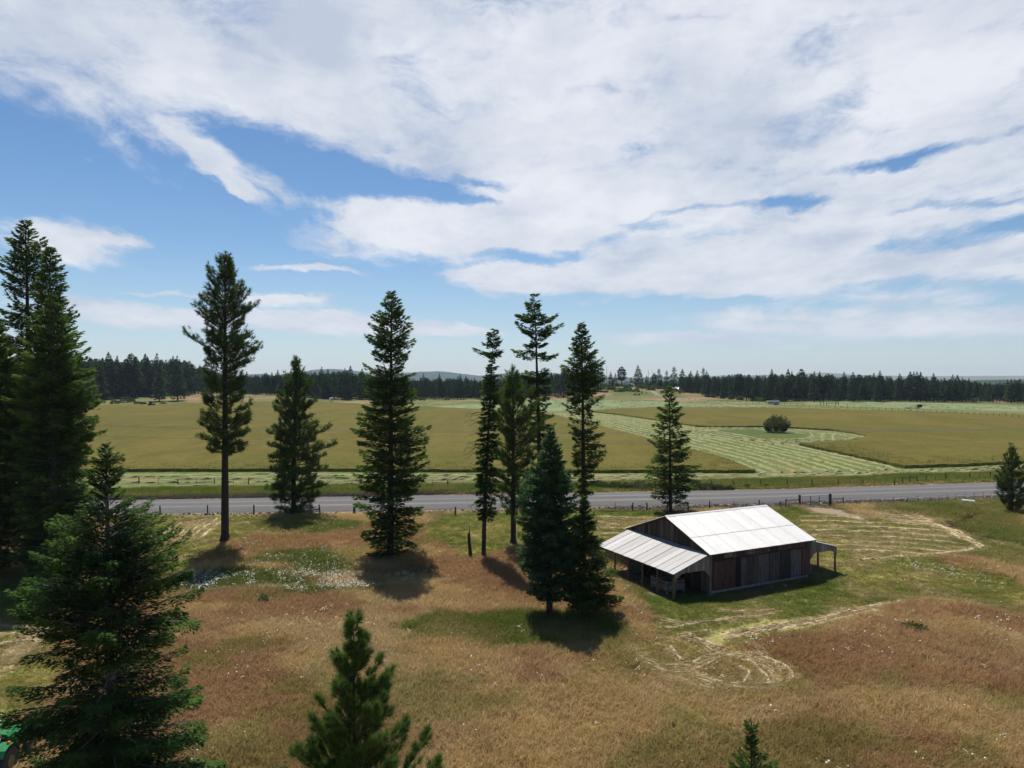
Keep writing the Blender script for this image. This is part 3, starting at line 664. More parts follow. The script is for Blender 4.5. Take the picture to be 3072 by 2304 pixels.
# verge grass by the far fence and soft edges of the standing hay
vx = RS.uniform(-85, 110, 26000); fy_ = fence_y(vx); vy = fy_ + RS.uniform(.3, 10.2, len(vx)); cc, hh, _ = zone(vx, vy)
ed = []
for poly in (P_left, P_right):
    for (ax, ay) in densify(poly, .35):
        if ay < 190 and abs(ax) < .8*ay: ed.append((ax+random.uniform(-.3,.3), ay+random.uniform(-.2,.5)))
ed = np.array(ed); ne = len(ed)
ix, iy = RS.uniform(-110,170,60000), RS.uniform(118,175,60000); dd_ = np.maximum(sdist(ix,iy,P_left), sdist(ix,iy,P_right)); ki = (dd_ > .2) & (dd_ < 11) & (RS.uniform(size=len(ix)) < np.exp(-dd_/5.5)) & (np.abs(ix) < .76*iy); ix, iy, dd_ = ix[ki], iy[ki], dd_[ki]
gi = np.exp(-dd_/5.)[:,None]*np.array([[.075,.115,.022]])+(1-np.exp(-dd_/5.))[:,None]*np.array([[.15,.11,.03]])
vx = np.concatenate([vx, ed[:,0]]); vy = np.concatenate([vy, ed[:,1]]); cc = np.concatenate([cc, np.tile([.085,.105,.025],(ne,1))*RS.uniform(.7,1.4,(ne,1))]); hv = np.concatenate([np.full(len(hh),.42)*(.5+1.1*fbm(vx[:len(hh)],vy[:len(hh)],6,131)), np.full(ne,.62)])
vx = np.concatenate([vx, ix]); vy = np.concatenate([vy, iy]); cc = np.concatenate([cc, gi*RS.uniform(.75,1.3,(len(ix),1))]); hv = np.concatenate([hv, np.full(len(ix),.68)])
n = len(vx)
scatter('verge_grass', np.stack([vx,vy,terrain(vx,vy)-.02],1), {'col': ('FLOAT_COLOR', cc), 'scl': ('FLOAT_VECTOR', np.stack([RS.uniform(1.2,1.9,n),RS.uniform(1.2,1.9,n),hv*RS.uniform(.8,1.3,n)],1)), 'rot': ('FLOAT_VECTOR', np.stack([RS.normal(0,.1,n),RS.normal(0,.1,n),RS.uniform(0,6.28,n)],1)), 'var': ('FLOAT', RS.randint(0,3,n).astype(float))},
        tufts, 'tall green verge grass between the gravel road and the far fence', 'grass')
# lying stalks
lie = MB()
r = random.Random(5)
for i in range(7):
    a = r.uniform(-.5,.5); x0, y0 = r.uniform(-.15,.15), r.uniform(-.12,.12); lie.bar((x0-.25*math.cos(a), y0-.25*math.sin(a), r.uniform(.0,.03)), (x0+.25*math.cos(a), y0+.25*math.sin(a), r.uniform(.02,.09)), .016)
lie_m = lie.mesh('stalks', M_TUFT); la = lie_m.attributes.new('tone', 'FLOAT', 'POINT'); la.data.foreach_set('value', [.6]*len(lie_m.vertices))
lie_o = hidden('stalks', lie_m); 
n = len(STK); dirn = RS.normal(.1,.5,n)
scatter('straw_litter', np.stack([STK[:,0],STK[:,1],terrain(STK[:,0],STK[:,1])+.05],1), {'col': ('FLOAT_COLOR', np.array([[.54,.43,.26]])*RS.uniform(.55,1.25,(n,1))), 'scl': ('FLOAT_VECTOR', np.repeat(RS.uniform(.5,.9,(n,1)),3,1)), 'rot': ('FLOAT_VECTOR', np.stack([RS.normal(0,.1,n),RS.normal(0,.1,n),dirn],1))},
        [lie_o], 'loose stalks of straw lying on the mown ground by the barn', 'straw')
# daisies
def disc(rad, n=6, z=.0):
    m = MB(); m.add([(0,0,z+.012)]+[(rad*math.cos(6.283*i/n), rad*math.sin(6.283*i/n), z) for i in range(n)], [(0,1+i,1+(i+1)%n) for i in range(n)]); return m
M_PETAL = mat('white_petals', lambda g: princ(g, (.62,.63,.55), .8))
dz = MB()
for (a, b, z) in ((0,0,.0),(.13,.05,-.04),(-.06,.13,-.02),(.05,-.14,-.05)):
    q = disc(.042); dz.add([(x_+a, y_+b, z_+z) for x_, y_, z_ in q.v], q.f)
dz_o = hidden('daisy_heads', dz.mesh('daisy_heads', M_PETAL)); one = hidden('daisy_head', disc(.05).mesh('daisy_head', M_PETAL))
fxx, fyy = rand_pts(170000, (-40,56,24,92)); cfl, hfl, pfl = zone(fxx, fyy)
gx_, gy_ = RS.uniform(-36,-8,50000), RS.uniform(42,60,50000); q1, q2, q3 = zone(gx_, gy_); q3 = q3*(q3 > .12)*.9; fxx = np.concatenate([fxx,gx_]); fyy = np.concatenate([fyy,gy_]); hfl = np.concatenate([hfl,q2]); pfl = np.concatenate([pfl,q3])
k = (RS.uniform(size=len(fxx)) < np.minimum(pfl*.6,.4)) & (sdist(fxx,fyy,ROAD) < -1); fxx, fyy, hfl = fxx[k], fyy[k], hfl[k]; n = len(fxx); print('flowers', n)
scatter('white_daisies', np.stack([fxx,fyy,terrain(fxx,fyy)+np.maximum(hfl,.12)*RS.uniform(.75,1.15,n)+.03],1), {'col': ('FLOAT_COLOR', np.ones((n,3))), 'scl': ('FLOAT_VECTOR', np.repeat(RS.uniform(.6,1.05,(n,1)),3,1)), 'rot': ('FLOAT_VECTOR', np.stack([RS.normal(.25,.3,n),RS.normal(0,.3,n),RS.uniform(0,6.28,n)],1)), 'var': ('FLOAT', (RS.uniform(size=n) > .75).astype(float))},
        [one, dz_o], 'white daisies dotted through the green and tan meadow', 'flowers')
# stones on the road shoulder
M_STONE = mat('stone', lambda g: princ(g, g.vmath('SCALE', attr(g,'col','INSTANCER'), scale=g.maprange(g.noise(objco(g),4,4),.3,.7,.7,1.3)), .9))
def stone(seed):
    r = random.Random(seed); bm = bmesh.new(); bmesh.ops.create_icosphere(bm, subdivisions=1, radius=.5)
    for v in bm.verts: v.co *= r.uniform(.7,1.15); v.co.z *= .6
    me = bpy.data.meshes.new('stone'); bm.to_mesh(me); bm.free(); me.materials.append(M_STONE); return hidden('stone', me)
stones = [stone(i) for i in range(3)]
rx = RS.uniform(-55, 75, 5200); ry = np.interp(rx,[p[0] for p in near_e],[p[1] for p in near_e]) - np.abs(RS.normal(.2,1.1,len(rx))) - .1
k = (RS.uniform(size=len(rx)) < np.where(rx > 12, 1, .28)) & (ry > 84); rx, ry = rx[k], ry[k]; n = len(rx)
sz = np.clip(RS.lognormal(-1.75,.55,n),.06,.6)
scatter('shoulder_stones', np.stack([rx,ry,terrain(rx,ry)+.04],1), {'col': ('FLOAT_COLOR', np.array([[.16,.145,.135]])*RS.uniform(.5,1.7,(n,1))), 'scl': ('FLOAT_VECTOR', sz[:,None]*RS.uniform(.6,1.3,(n,3))), 'rot': ('FLOAT_VECTOR', RS.uniform(0,3,(n,3))), 'var': ('FLOAT', RS.randint(0,3,n).astype(float))},
        stones, 'grey stones spread along the near shoulder of the gravel road', 'stones')
# dirt clods on the far shoulder at left
rx = RS.uniform(-75, 6, 1500); ry = fence_y(rx)+RS.uniform(.1,2.4,len(rx)); n = len(rx)
scatter('dirt_clods', np.stack([rx,ry,terrain(rx,ry)+.02],1), {'col': ('FLOAT_COLOR', np.array([[.11,.09,.075]])*RS.uniform(.5,1.6,(n,1))), 'scl': ('FLOAT_VECTOR', np.clip(RS.lognormal(-1.7,.5,n),.06,.5)[:,None]*RS.uniform(.6,1.3,(n,3))), 'rot': ('FLOAT_VECTOR', RS.uniform(0,3,(n,3))), 'var': ('FLOAT', RS.randint(0,3,n).astype(float))},
        stones, 'brown dirt clods along the far edge of the road', 'dirt')

# ------------------------------------------------------------ conifers
def trunk_tris(pts, rad, n=9):
    pts = np.array(pts, float); k = len(pts); a = np.arange(n)/n*2*np.pi; V = np.zeros((k,n,3))
    V[:,:,0] = pts[:,0:1]+np.outer(rad,np.cos(a)); V[:,:,1] = pts[:,1:2]+np.outer(rad,np.sin(a)); V[:,:,2] = pts[:,2:3]
    I = np.arange(k*n).reshape(k,n); J = np.roll(I,-1,1); f1 = np.stack([I[:-1],J[:-1],J[1:]],-1).reshape(-1,3); f2 = np.stack([I[:-1],J[1:],I[1:]],-1).reshape(-1,3)
    return V.reshape(-1,3), np.vstack([f1,f2])
def limbs_tris(P, rad):
    """P (B,K,3) polylines -> thin three-sided limbs"""
    B, K, _ = P.shape; D = np.gradient(P, axis=1); D /= np.linalg.norm(D,axis=2,keepdims=True)+1e-9
    up = np.array([0,0,1.]); A = np.cross(D, up); A /= np.linalg.norm(A,axis=2,keepdims=True)+1e-9; Bv = np.cross(D, A); V = []
    for j in range(3):
        t = 2*np.pi*j/3; V.append(P + (A*math.cos(t)+Bv*math.sin(t))*rad[...,None])
    V = np.stack(V,2).reshape(-1,3); I = np.arange(B*K*3).reshape(B,K,3); J = np.roll(I,-1,2)
    q = np.stack([I[:,:-1],J[:,:-1],J[:,1:],I[:,1:]],-1).reshape(-1,4)
    return V, np.vstack([q[:,[0,1,2]], q[:,[0,2,3]]])
def merge(*vf):
    V = []; Fc = []; k = 0
    for v, f in vf: V.append(v); Fc.append(f+k); k += len(v)
    return np.vstack(V), np.vstack(Fc)
def branches(H, prof, r, spacing, nb, lean, el_top, el_low, curve, irregular=.25, short=.15, trunk_r=.25, gaps=None):
    fr = np.array([p[0] for p in prof])[::-1]; rl = np.array([p[1] for p in prof])[::-1]; rr = np.array([p[2] for p in prof])[::-1]
    h = []; z = fr[0]*H
    while z < H*.995:
        k = nb + r.randint(-1,2)
        if gaps and any(a < z/H < b and r.uniform() < g for a, b, g in gaps): z += spacing; continue
        for j in range(max(2,k)): h.append((z + r.uniform(-.5,.5)*spacing, 2*np.pi*(j+r.uniform(0,.8))/k + z*2.4))
        z += spacing*(.55+.45*(1-z/H)**.5)*r.uniform(.8,1.2)
    h = np.array(h); hz = np.clip(h[:,0], fr[0]*H*.9, H*.99); az = h[:,1]; f = hz/H
    L_, R_ = np.interp(f, fr, rl), np.interp(f, fr, rr); c = np.cos(az); Rm = (L_+R_)/2*.92
    R = Rm*(1-np.abs(c)) + np.where(c > 0, R_, L_)*np.abs(c)
    R = R*r.uniform(1-irregular, 1.04, len(R)); R = np.where(r.uniform(size=len(R)) < short, R*r.uniform(.35,.7,len(R)), R); R = np.maximum(R,.12)
    el = el_low + (el_top-el_low)*f**1.6 + r.normal(0,.09,len(f))
    hz = np.clip(hz - R*(np.tan(el)+curve)*.85, fr[0]*H*.55, H*.992); f = hz/H      # the bough tips, not their roots, follow the outline
    base = np.stack([lean[0]*f**1.3, lean[1]*f**1.3, hz], 1)
    return hz, az, R, el, base, np.full(len(f), curve) + r.normal(0,.05,len(f))
def fir_crown(B, r, size, dens, spray=.42, droop=.25, flat=.5, tip=.5, thickf=1.):
    hz, az, R, el, base, cv_ = B; n = np.maximum((dens*R**1.35+5).astype(int), 5); i = np.repeat(np.arange(len(R)), n); N = len(i)
    t = .10 + .93*r.uniform(size=N)**.72; L = R[i]; wv_ = spray*L*np.clip(1.05-t,.0,1)**.75*np.minimum(1,t*3.5)+.07*size/.2; u = r.uniform(-1,1,N)*r.uniform(.3,1,N)**.3; lat = u*wv_
    d = np.stack([np.cos(az), np.sin(az)],1)[i]; s = np.stack([-d[:,1], d[:,0]],1); e = np.tan(el)[i]; c = cv_[i]
    z = e*L*t + c*L*t*t - droop*np.abs(lat) - thickf*np.abs(r.normal(0,.10,N))*np.minimum(L,1.6)
    P = base[i] + np.stack([d[:,0]*L*t+s[:,0]*lat, d[:,1]*L*t+s[:,1]*lat, z],1)
    ya = np.sign(u)*(.35+.5*np.abs(u))+r.normal(0,.25,N); D = np.stack([d[:,0]*np.cos(ya)+s[:,0]*np.sin(ya), d[:,1]*np.cos(ya)+s[:,1]*np.sin(ya), (e+2*c*t)*.8 - droop*.6*np.abs(u) + r.normal(0,.22,N)],1)
    D /= np.linalg.norm(D,axis=1,keepdims=True); up = np.stack([r.normal(0,flat,N), r.normal(0,flat,N), np.ones(N)],1); Sd = np.cross(D, up); Sd /= np.linalg.norm(Sd,axis=1,keepdims=True)+1e-9
    a = size*r.uniform(.65,1.35,N); b = a*r.uniform(.17,.27,N)
    V = np.stack([P-D*(a*.25)[:,None], P+Sd*b[:,None]+D*(a*.3)[:,None], P+D*a[:,None]-np.stack([0*a,0*a,a*.1],1), P-Sd*b[:,None]+D*(a*.3)[:,None]],1).reshape(-1,3)
    I = np.arange(N)*4; Fc = np.vstack([np.stack([I,I+1,I+2],1), np.stack([I,I+2,I+3],1)])
    bt = (r.uniform(0,.5,len(R))+.7*(r.uniform(size=len(R)) < .16))[i]; tone = np.clip(bt*.6 + tip*sstep(t,.6,1.0)*r.uniform(.4,1,N) + r.normal(0,.1,N), 0, 1)
    return V, Fc, np.repeat(tone,4)
def limb_lines(B, r, K=5, upto=.85, base_r=.045):
    hz, az, R, el, base, c = B; t = np.linspace(0,upto,K)[None,:]; L = R[:,None]
    x = np.cos(az)[:,None]*L*t; y = np.sin(az)[:,None]*L*t; z = np.tan(el)[:,None]*L*t+c[:,None]*L*t*t
    P = base[:,None,:] + np.stack([x,y,z],2); rad = (base_r*np.minimum(1.3,.25+R/3))[:,None]*(1-.75*t/upto)+.004
    return P, rad
def tufts_on(P, D, r, ln, k, wd, up=.3, cone=.9):
    """needle sprays: k thin spikes round each shoot"""
    N = len(P); i = np.repeat(np.arange(N), k); M = len(i); v = r.normal(size=(M,3)); v /= np.linalg.norm(v,axis=1,keepdims=True); d = D[i]*cone + v; d /= np.linalg.norm(d,axis=1,keepdims=True)
    a = ln*r.uniform(.7,1.2,M); o = P[i] + D[i]*(r.uniform(-.25,.55,M)*ln)[:,None]; s = np.cross(d, r.normal(size=(M,3))); s /= np.linalg.norm(s,axis=1,keepdims=True)
    V = np.stack([o-s*wd/2, o+s*wd/2, o+d*a[:,None]],1).reshape(-1,3); Fc = np.arange(M*3).reshape(-1,3)
    tone = np.clip(r.uniform(0,.5,N)[i]+r.normal(.2,.15,M),0,1); return V, Fc, np.repeat(tone,3)
def make_tree(name, label, cat, x, y, H, lean, trunk_r, crown, bark, B, r, leaf_mat, limb_r=.045, twist=0., parts=(), group=None, base_bend=0.):
    t = thing(name, label, cat, (x, y, tz(x,y)-.08), 0, group)
    f = np.linspace(0,1,14); px = lean[0]*f**1.3 + base_bend*np.sin(f*3.1)*np.exp(-f*5); py = lean[1]*f**1.3; rad = trunk_r*((1-f)**.85*.97+.03); rad[0] *= 1.35; f2 = f.copy(); f2[1] = .03
    tv = trunk_tris(np.stack([px,py,f2*H*.985],1), rad, 10); parts_ = [tv]
    P, rd = limb_lines(B, r, 5, .85, limb_r); parts_.append(limbs_tris(P, rd)); parts_ += list(parts)
    V, Fc = merge(*parts_); link('trunk', mesh_np('trunk', V, Fc, [bark], None, True), t)
    V, Fc, T_ = crown; link('crown', mesh_np('crown', V, Fc, [leaf_mat], {'tone': ('FLOAT', T_)}), t)
    return t
TRI = [0]
def fir(label, px, D, H, prof, seed, lean=(0,0), x=None, trunk_r=.26, size=.30, dens=31, spacing=.44, nb=6, el=(.55,-.12), curve=.10, droop=.25, spray=.46, leaf=None, irregular=.36, short=.2, gaps=None, name='fir_tree', bark=None, flat=.7, limb_r=.045, tip=.5, extra=(), base_bend=0.):
    r = np.random.RandomState(seed); x = (px-CX)/F*D if x is None else x
    prof = [(1.0,.06,.06)] + prof
    B = branches(H, prof, r, spacing, nb, lean, el[0], el[1], curve, irregular, short, trunk_r, gaps)
    cr = fir_crown(B, r, size, dens, spray, droop, flat, tip); TRI[0] += len(cr[1])
    return make_tree(name, label, 'tree', x, D, H, lean, trunk_r, cr, bark or M_BARK, B, r, leaf or M_FIR, limb_r, parts=extra, base_bend=base_bend)
def pine(label, px, D, H, prof, seed, lean=(0,0), trunk_r=.28, spacing=.75, nb=5, el=(.65,-.02), curve=.12, k=15, ln=.36, wd=.055, per=7.5, name='pine_tree', leaf=None, irregular=.4, short=.3, clump=.30, limb_r=.05, gaps=None, inner=.38, cone=.35, lat=.5):
    r = np.random.RandomState(seed); x = (px-CX)/F*D; prof = [(1.0,.08,.08)] + prof
    B = branches(H, prof, r, spacing, nb, lean, el[0], el[1], curve, irregular, short, trunk_r, gaps); hz, az, R, e, base, c = B
    n = np.maximum((per*R).astype(int),2); i = np.repeat(np.arange(len(R)), n); N = len(i); t = inner+(1.02-inner)*r.uniform(size=N)**.7; L = R[i]
    lat = r.uniform(-1,1,N)*(lat*L*np.clip(1.1-t,0,1)+.06); d = np.stack([np.cos(az),np.sin(az)],1)[i]; s = np.stack([-d[:,1],d[:,0]],1)
    z0 = np.tan(e)[i]*L*t + c[i]*L*t*t; lift = np.abs(r.normal(0,clump,N))
    P = base[i]+np.stack([d[:,0]*L*t+s[:,0]*lat, d[:,1]*L*t+s[:,1]*lat, z0+lift],1)
    # twigs to the tufts
    tb = np.maximum(t-.22,.05); Q = base[i]+np.stack([d[:,0]*L*tb, d[:,1]*L*tb, np.tan(e)[i]*L*tb+c[i]*L*tb*tb],1)
    tw = limbs_tris(np.stack([Q,(Q+P)/2-np.array([0,0,.05]),P],1), np.tile(np.array([.016,.012,.008])*(ln/.3),(N,1)))
    dd = np.stack([d[:,0]*.7+s[:,0]*np.sign(lat)*.4, d[:,1]*.7+s[:,1]*np.sign(lat)*.4, .9+r.normal(0,.25,N)],1); dd /= np.linalg.norm(dd,axis=1,keepdims=True)
    cr = tufts_on(P, dd, r, ln, k, wd, cone=cone); TRI[0] += len(cr[1])
    return make_tree(name, label, 'tree', x, D, H, lean, trunk_r, cr, M_BARK, B, r, leaf or M_PINE, limb_r, parts=[tw])

fir('tall dark fir with full ragged skirts standing alone between the two pines and the snag', 1171, 66, 24.9, [(.954,1.,.9),(.88,1.9,1.75),(.818,2.6,2.1),(.74,1.8,2.),(.707,2.6,2.0),(.645,2.8,2.4),(.52,3.1,2.6),(.485,3.4,3.7),(.423,2.9,3.7),(.336,3.6,3.7),(.244,3.4,3.2),(.15,3.2,3.5),(.035,2.6,3.2)], 1, lean=(.1,0), trunk_r=.36, gaps=[(.66,.75,.35),(.40,.47,.25)])
dead = []
rr_ = np.random.RandomState(4)
def dead_limbs(H, n, lo, hi, L, r, side=math.pi):
    P = []; 
    for i in range(n):
        z = r.uniform(lo,hi)*H; a = side + r.normal(0,.7); l = L*r.uniform(.5,1.2); pts = [(0,0,z)]
        for k in range(1,5): pts.append((math.cos(a)*l*k/4+r.normal(0,.07), math.sin(a)*l*k/4+r.normal(0,.07), z-.10*l*k*k/4*r.uniform(.2,1.6)+r.normal(0,.06)))
        P.append(pts)
    P = np.array(P); return limbs_tris(P, np.tile(np.linspace(.035,.008,5),(n,1)))
fir('thin scraggly fir with a bare gap below its small tuft top, beside the broken snag', 1450, 65.8, 21.4, [(.97,.5,.6),(.945,.9,.8),(.90,1.9,1.1),(.885,.9,1.1),(.872,.3,1.2),(.862,.15,.2),(.84,.15,.2),(.83,.7,.75),(.73,.9,.9),(.6,1.0,1.),(.5,1.2,1.1),(.35,1.2,1.4),(.24,.9,1.5),(.18,.7,1.1)], 2, lean=(.98,0), trunk_r=.22, spacing=.36, nb=6, dens=48, size=.26, droop=.35, el=(.3,-.35), extra=[dead_limbs(21.4,30,.15,.65,1.8,rr_)], irregular=.4, gaps=[(.90,.93,.3)])
fir('tall open fir with wide flat upper boughs rising behind the bushy pine', 1622, 80, 26.3, [(.975,.6,.7),(.95,1.3,.7),(.93,1.0,.9),(.915,2.6,2.7),(.89,2.,2.9),(.86,2.6,3.6),(.84,2.5,2.1),(.82,1.,1.2),(.80,1.2,2.9),(.78,1.3,1.4),(.76,3.,2.3),(.74,2.8,2.5),(.715,1.8,2.3),(.68,2.8,1.8),(.63,1.8,1.7),(.54,1.5,1.7),(.46,1.3,2.3),(.35,1.,1.3)], 3, lean=(-.7,0), trunk_r=.33, spacing=.62, nb=5, dens=36, size=.34, el=(.25,-.12), curve=.16, irregular=.4, gaps=[(.81,.83,.8),(.69,.73,.4)])
fir('symmetrical dark fir rising behind the blue-green young fir, left of the barn', 1752, 75, 22.7, [(.965,.4,.55),(.94,.8,.8),(.90,1.2,1.05),(.88,1.4,1.6),(.857,1.9,2.1),(.81,2.1,2.5),(.77,2.2,2.5),(.73,2.,2.5),(.68,2.1,2.1),(.635,1.6,2.2),(.62,2.4,1.5),(.55,1.9,1.8),(.51,2.,2.2),(.45,1.2,2.4),(.40,1.4,2.4),(.30,1.3,1.5),(.2,.9,1.)], 4, trunk_r=.30, droop=.4, gaps=[(.5,.62,.35)], spacing=.45, lean=(-.25,0))
fir('dense blue-green young fir, the left one of the close pair beside the barn', 1648, 49.5, 13.3, [(.95,.35,.35),(.88,.8,.75),(.77,1.9,1.5),(.615,2.3,2.1),(.46,2.2,2.3),(.30,2.35,1.9),(.17,1.7,1.6),(.11,1.2,1.2)], 5, lean=(.1,0), trunk_r=.24, size=.22, dens=64, spacing=.30, nb=7, leaf=M_FIRB, spray=.5, tip=.6, el=(.6,.0))
fir('shorter dark fir with wide lower boughs touching the left lean-to corner', 1752, 49.4, 8.5, [(.86,.5,.6),(.8,.7,.9),(.65,1.1,1.3),(.5,1.6,1.8),(.32,1.9,2.8),(.2,1.6,2.9),(.13,1.2,2.4)], 6, trunk_r=.19, size=.21, dens=64, spacing=.29, nb=7, spray=.5, el=(.5,-.1))
fir('lone fir with bent trunk foot just left of the barn roof by the road', 2014, 88, 15.7, [(.96,.5,.5),(.93,.8,.7),(.90,.9,.8),(.86,1.5,1.2),(.82,1.5,1.5),(.78,1.9,2.2),(.72,1.9,1.4),(.65,2.4,2.7),(.61,2.4,2.4),(.53,2.8,3.1),(.41,2.7,3.2),(.345,2.8,3.7),(.285,2.9,3.6),(.2,2.2,3.1),(.11,2.3,2.8),(.085,1.,1.4)], 7, lean=(-.3,0), trunk_r=.24, dens=26, size=.36, spacing=.55, nb=5, irregular=.35, base_bend=-.55, gaps=[(.1,.9,.12)])
pine('tall ponderosa pine with long bare trunk at the left of the meadow', 675, 72.3, 29.2, [(.98,.7,.7),(.965,1.2,1.1),(.94,1.9,1.4),(.90,2.1,2.1),(.85,2.7,2.7),(.81,3.,3.2),(.765,2.7,2.5),(.745,4.6,2.6),(.71,4.2,2.9),(.68,2.6,3.8),(.66,2.,4.3),(.64,1.7,3.9),(.60,2.3,2.7),(.52,2.8,2.3),(.48,2.3,2.3),(.43,2.5,3.),(.36,2.8,3.3),(.31,1.8,2.6)], 8, trunk_r=.42, per=9, el=(.7,-.12), spacing=.44, nb=4)
pine('bushy ponderosa pine with low crown at the road edge fence', 880, 87.3, 19.1, [(.96,.5,.4),(.93,.8,.8),(.83,1.6,2.3),(.72,2.8,2.8),(.62,2.9,2.9),(.565,3.,4.6),(.51,3.1,5.),(.40,3.2,5.1),(.30,3.2,4.1),(.19,3.4,4.7),(.10,3.3,4.2),(.03,2.9,3.2)], 9, lean=(.35,0), trunk_r=.34, per=7.5, ln=.42, wd=.07, spacing=.46, nb=4, el=(.8,-.2))
pine('dense bushy pine with bare lower trunk between the thin fir and the barn pair', 1540, 71.5, 17.6, [(.985,.3,.3),(.965,.5,.5),(.91,1.0,1.1),(.85,1.6,2.0),(.77,2.5,3.),(.68,2.5,3.5),(.62,2.5,3.3),(.54,2.2,2.9),(.40,2.2,2.6),(.26,1.9,1.9),(.18,1.4,1.4)], 10, trunk_r=.30, per=8.5, el=(.85,.0), spacing=.44, nb=4, leaf=M_PINEN)
pine('small round pine at the right edge beyond the little ditch', 3035, 87.9, 8.0, [(.93,.4,.4),(.84,.7,.7),(.71,1.2,1.1),(.47,2.1,2.1),(.32,2.4,2.5),(.16,2.,2.3),(.06,1.4,1.8)], 11, trunk_r=.18, per=8, ln=.33, el=(1.05,.25), spacing=.45, nb=6)
LEFT = 'tall firs crowding the left edge of the meadow'
fir('tallest fir at the left edge with open tiered boughs against the sky', 95, 68, 31.9, [(.98,.5,.6),(.95,1.1,1.),(.93,1.7,1.7),(.90,2.,2.3),(.87,2.3,1.8),(.83,2.6,1.7),(.81,2.9,1.4),(.77,2.6,1.6),(.69,2.9,1.7),(.6,3.1,2.2),(.45,3.,2.6),(.25,3.,3.)], 12, trunk_r=.45, lean=(-.6,0), gaps=[(.55,.8,.3)], spacing=.5)
fir('slim pointed fir at the left, second tallest, just right of the tallest one', 150, 64, 28.6, [(.98,.4,.4),(.955,.7,.9),(.92,1.,1.2),(.875,1.3,1.6),(.82,1.6,1.8),(.765,2.,2.2),(.71,2.2,2.8),(.66,2.5,3.),(.57,2.8,3.3),(.48,3.,3.8),(.2,3.,3.4),(.06,2.4,2.8)], 13, trunk_r=.38)
fir('broad full fir in front of the left cluster with a visible grey trunk', 158, 58, 23.6, [(.965,.5,.5),(.92,1.,1.1),(.875,1.6,1.7),(.805,2.2,2.4),(.737,2.8,3.),(.645,3.2,3.4),(.5,3.3,3.6),(.35,3.3,3.2),(.2,3.,3.),(.05,2.6,2.8)], 14, trunk_r=.36, bark=M_GREYBARK, dens=38)
fir('dark fir half cut off by the left frame edge', -20, 60, 22.5, [(.95,.7,.7),(.85,1.6,1.6),(.7,2.3,2.3),(.5,3.,3.),(.3,3.3,3.3),(.05,3.,3.)], 15, trunk_r=.34)
fir('fir deep in the left cluster filling the gap behind the broad one', 20, 76, 21., [(.9,1.3,1.3),(.7,2.6,2.6),(.4,3.4,3.4),(.05,3.2,3.2)], 16, trunk_r=.34, size=.34, dens=17)
print('mid trees tris', TRI[0])
# close trees
fgx = (338-CX)/F*26
fir('large near fir at the lower left with pale new tips and grey lichened trunk', 338, 26, 14.35, [(.985,.16,.2),(.97,.3,.5),(.948,.5,.55),(.918,.85,.6),(.905,.85,.55),(.882,.45,.4),(.85,1.0,1.1),(.82,1.7,1.7),(.753,2.5,2.4),(.733,2.3,3.),(.687,3.3,2.9),(.62,3.1,2.8),(.558,4.,3.4),(.50,2.4,2.7),(.445,2.3,3.1),(.394,3.1,2.8),(.348,3.95,3.),(.29,3.3,3.3),(.24,3.1,3.9),(.16,3.3,3.7),(.04,3.,3.3)], 17, trunk_r=.25, leaf=M_FIRN, size=.135, dens=120, spacing=.30, nb=7, bark=M_GREYBARK, el=(.6,-.10), curve=.04, spray=.40, droop=.30, irregular=.3, flat=.35, tip=.65, limb_r=.035, lean=(-.25,0), short=.2, gaps=[(.5,.56,.4),(.40,.45,.3)])
pine('young ponderosa pine in the near foreground with long upswept shoots', 1062, 18, 10.6, [(.96,.2,.2),(.94,.32,.3),(.90,.45,.45),(.86,.75,.95),(.80,1.,1.2),(.78,1.3,1.3),(.72,1.6,1.75),(.69,1.7,1.85),(.65,1.75,2.15),(.62,1.95,2.25),(.57,2.1,2.3),(.4,2.6,2.6),(.15,2.6,2.7)], 18, trunk_r=.11, spacing=.33, nb=5, el=(.95,.3), curve=.25, k=95, ln=.19, wd=.011, per=17, leaf=M_PINEN, lat=.5, irregular=.3, short=.25, clump=.06, limb_r=.022, inner=.34, cone=.9)
fir('tip of a small young fir with a long bare leader at the bottom edge', 2262, 14, 9.9, [(.972,.03,.03),(.962,.03,.03),(.955,.13,.12),(.943,.20,.2),(.93,.24,.27),(.92,.30,.42),(.90,.42,.55),(.8,1.1,1.2),(.5,1.9,1.9),(.1,2.2,2.2)], 19, trunk_r=.10, size=.06, dens=260, spacing=.155, nb=6, el=(.7,.1), spray=.35, irregular=.25, flat=.6, limb_r=.014, lean=(-.06,0), tip=.3)
print('all hero tris', TRI[0])

# broken snag
sx_, sy_ = (1412-CX)/F*66, 66
m = MB(); m.tube([(0,0,-.1),(-.05,0,.5),(-.12,0,1.2),(-.17,0,2.2)], [.2,.17,.15,.13], 9); m.tube([(-.10,.02,2.1),(-.11,.02,2.5),(-.10,.02,2.95)], [.05,.04,.012], 5); m.tube([(-.24,-.02,2.1),(-.25,-.02,2.36)], [.05,.01], 5)
tag(m.obj('snag', M_BARK, None, loc=(sx_,sy_,tz(sx_,sy_))), 'broken dead snag standing left of the thin scraggly fir', 'dead tree')

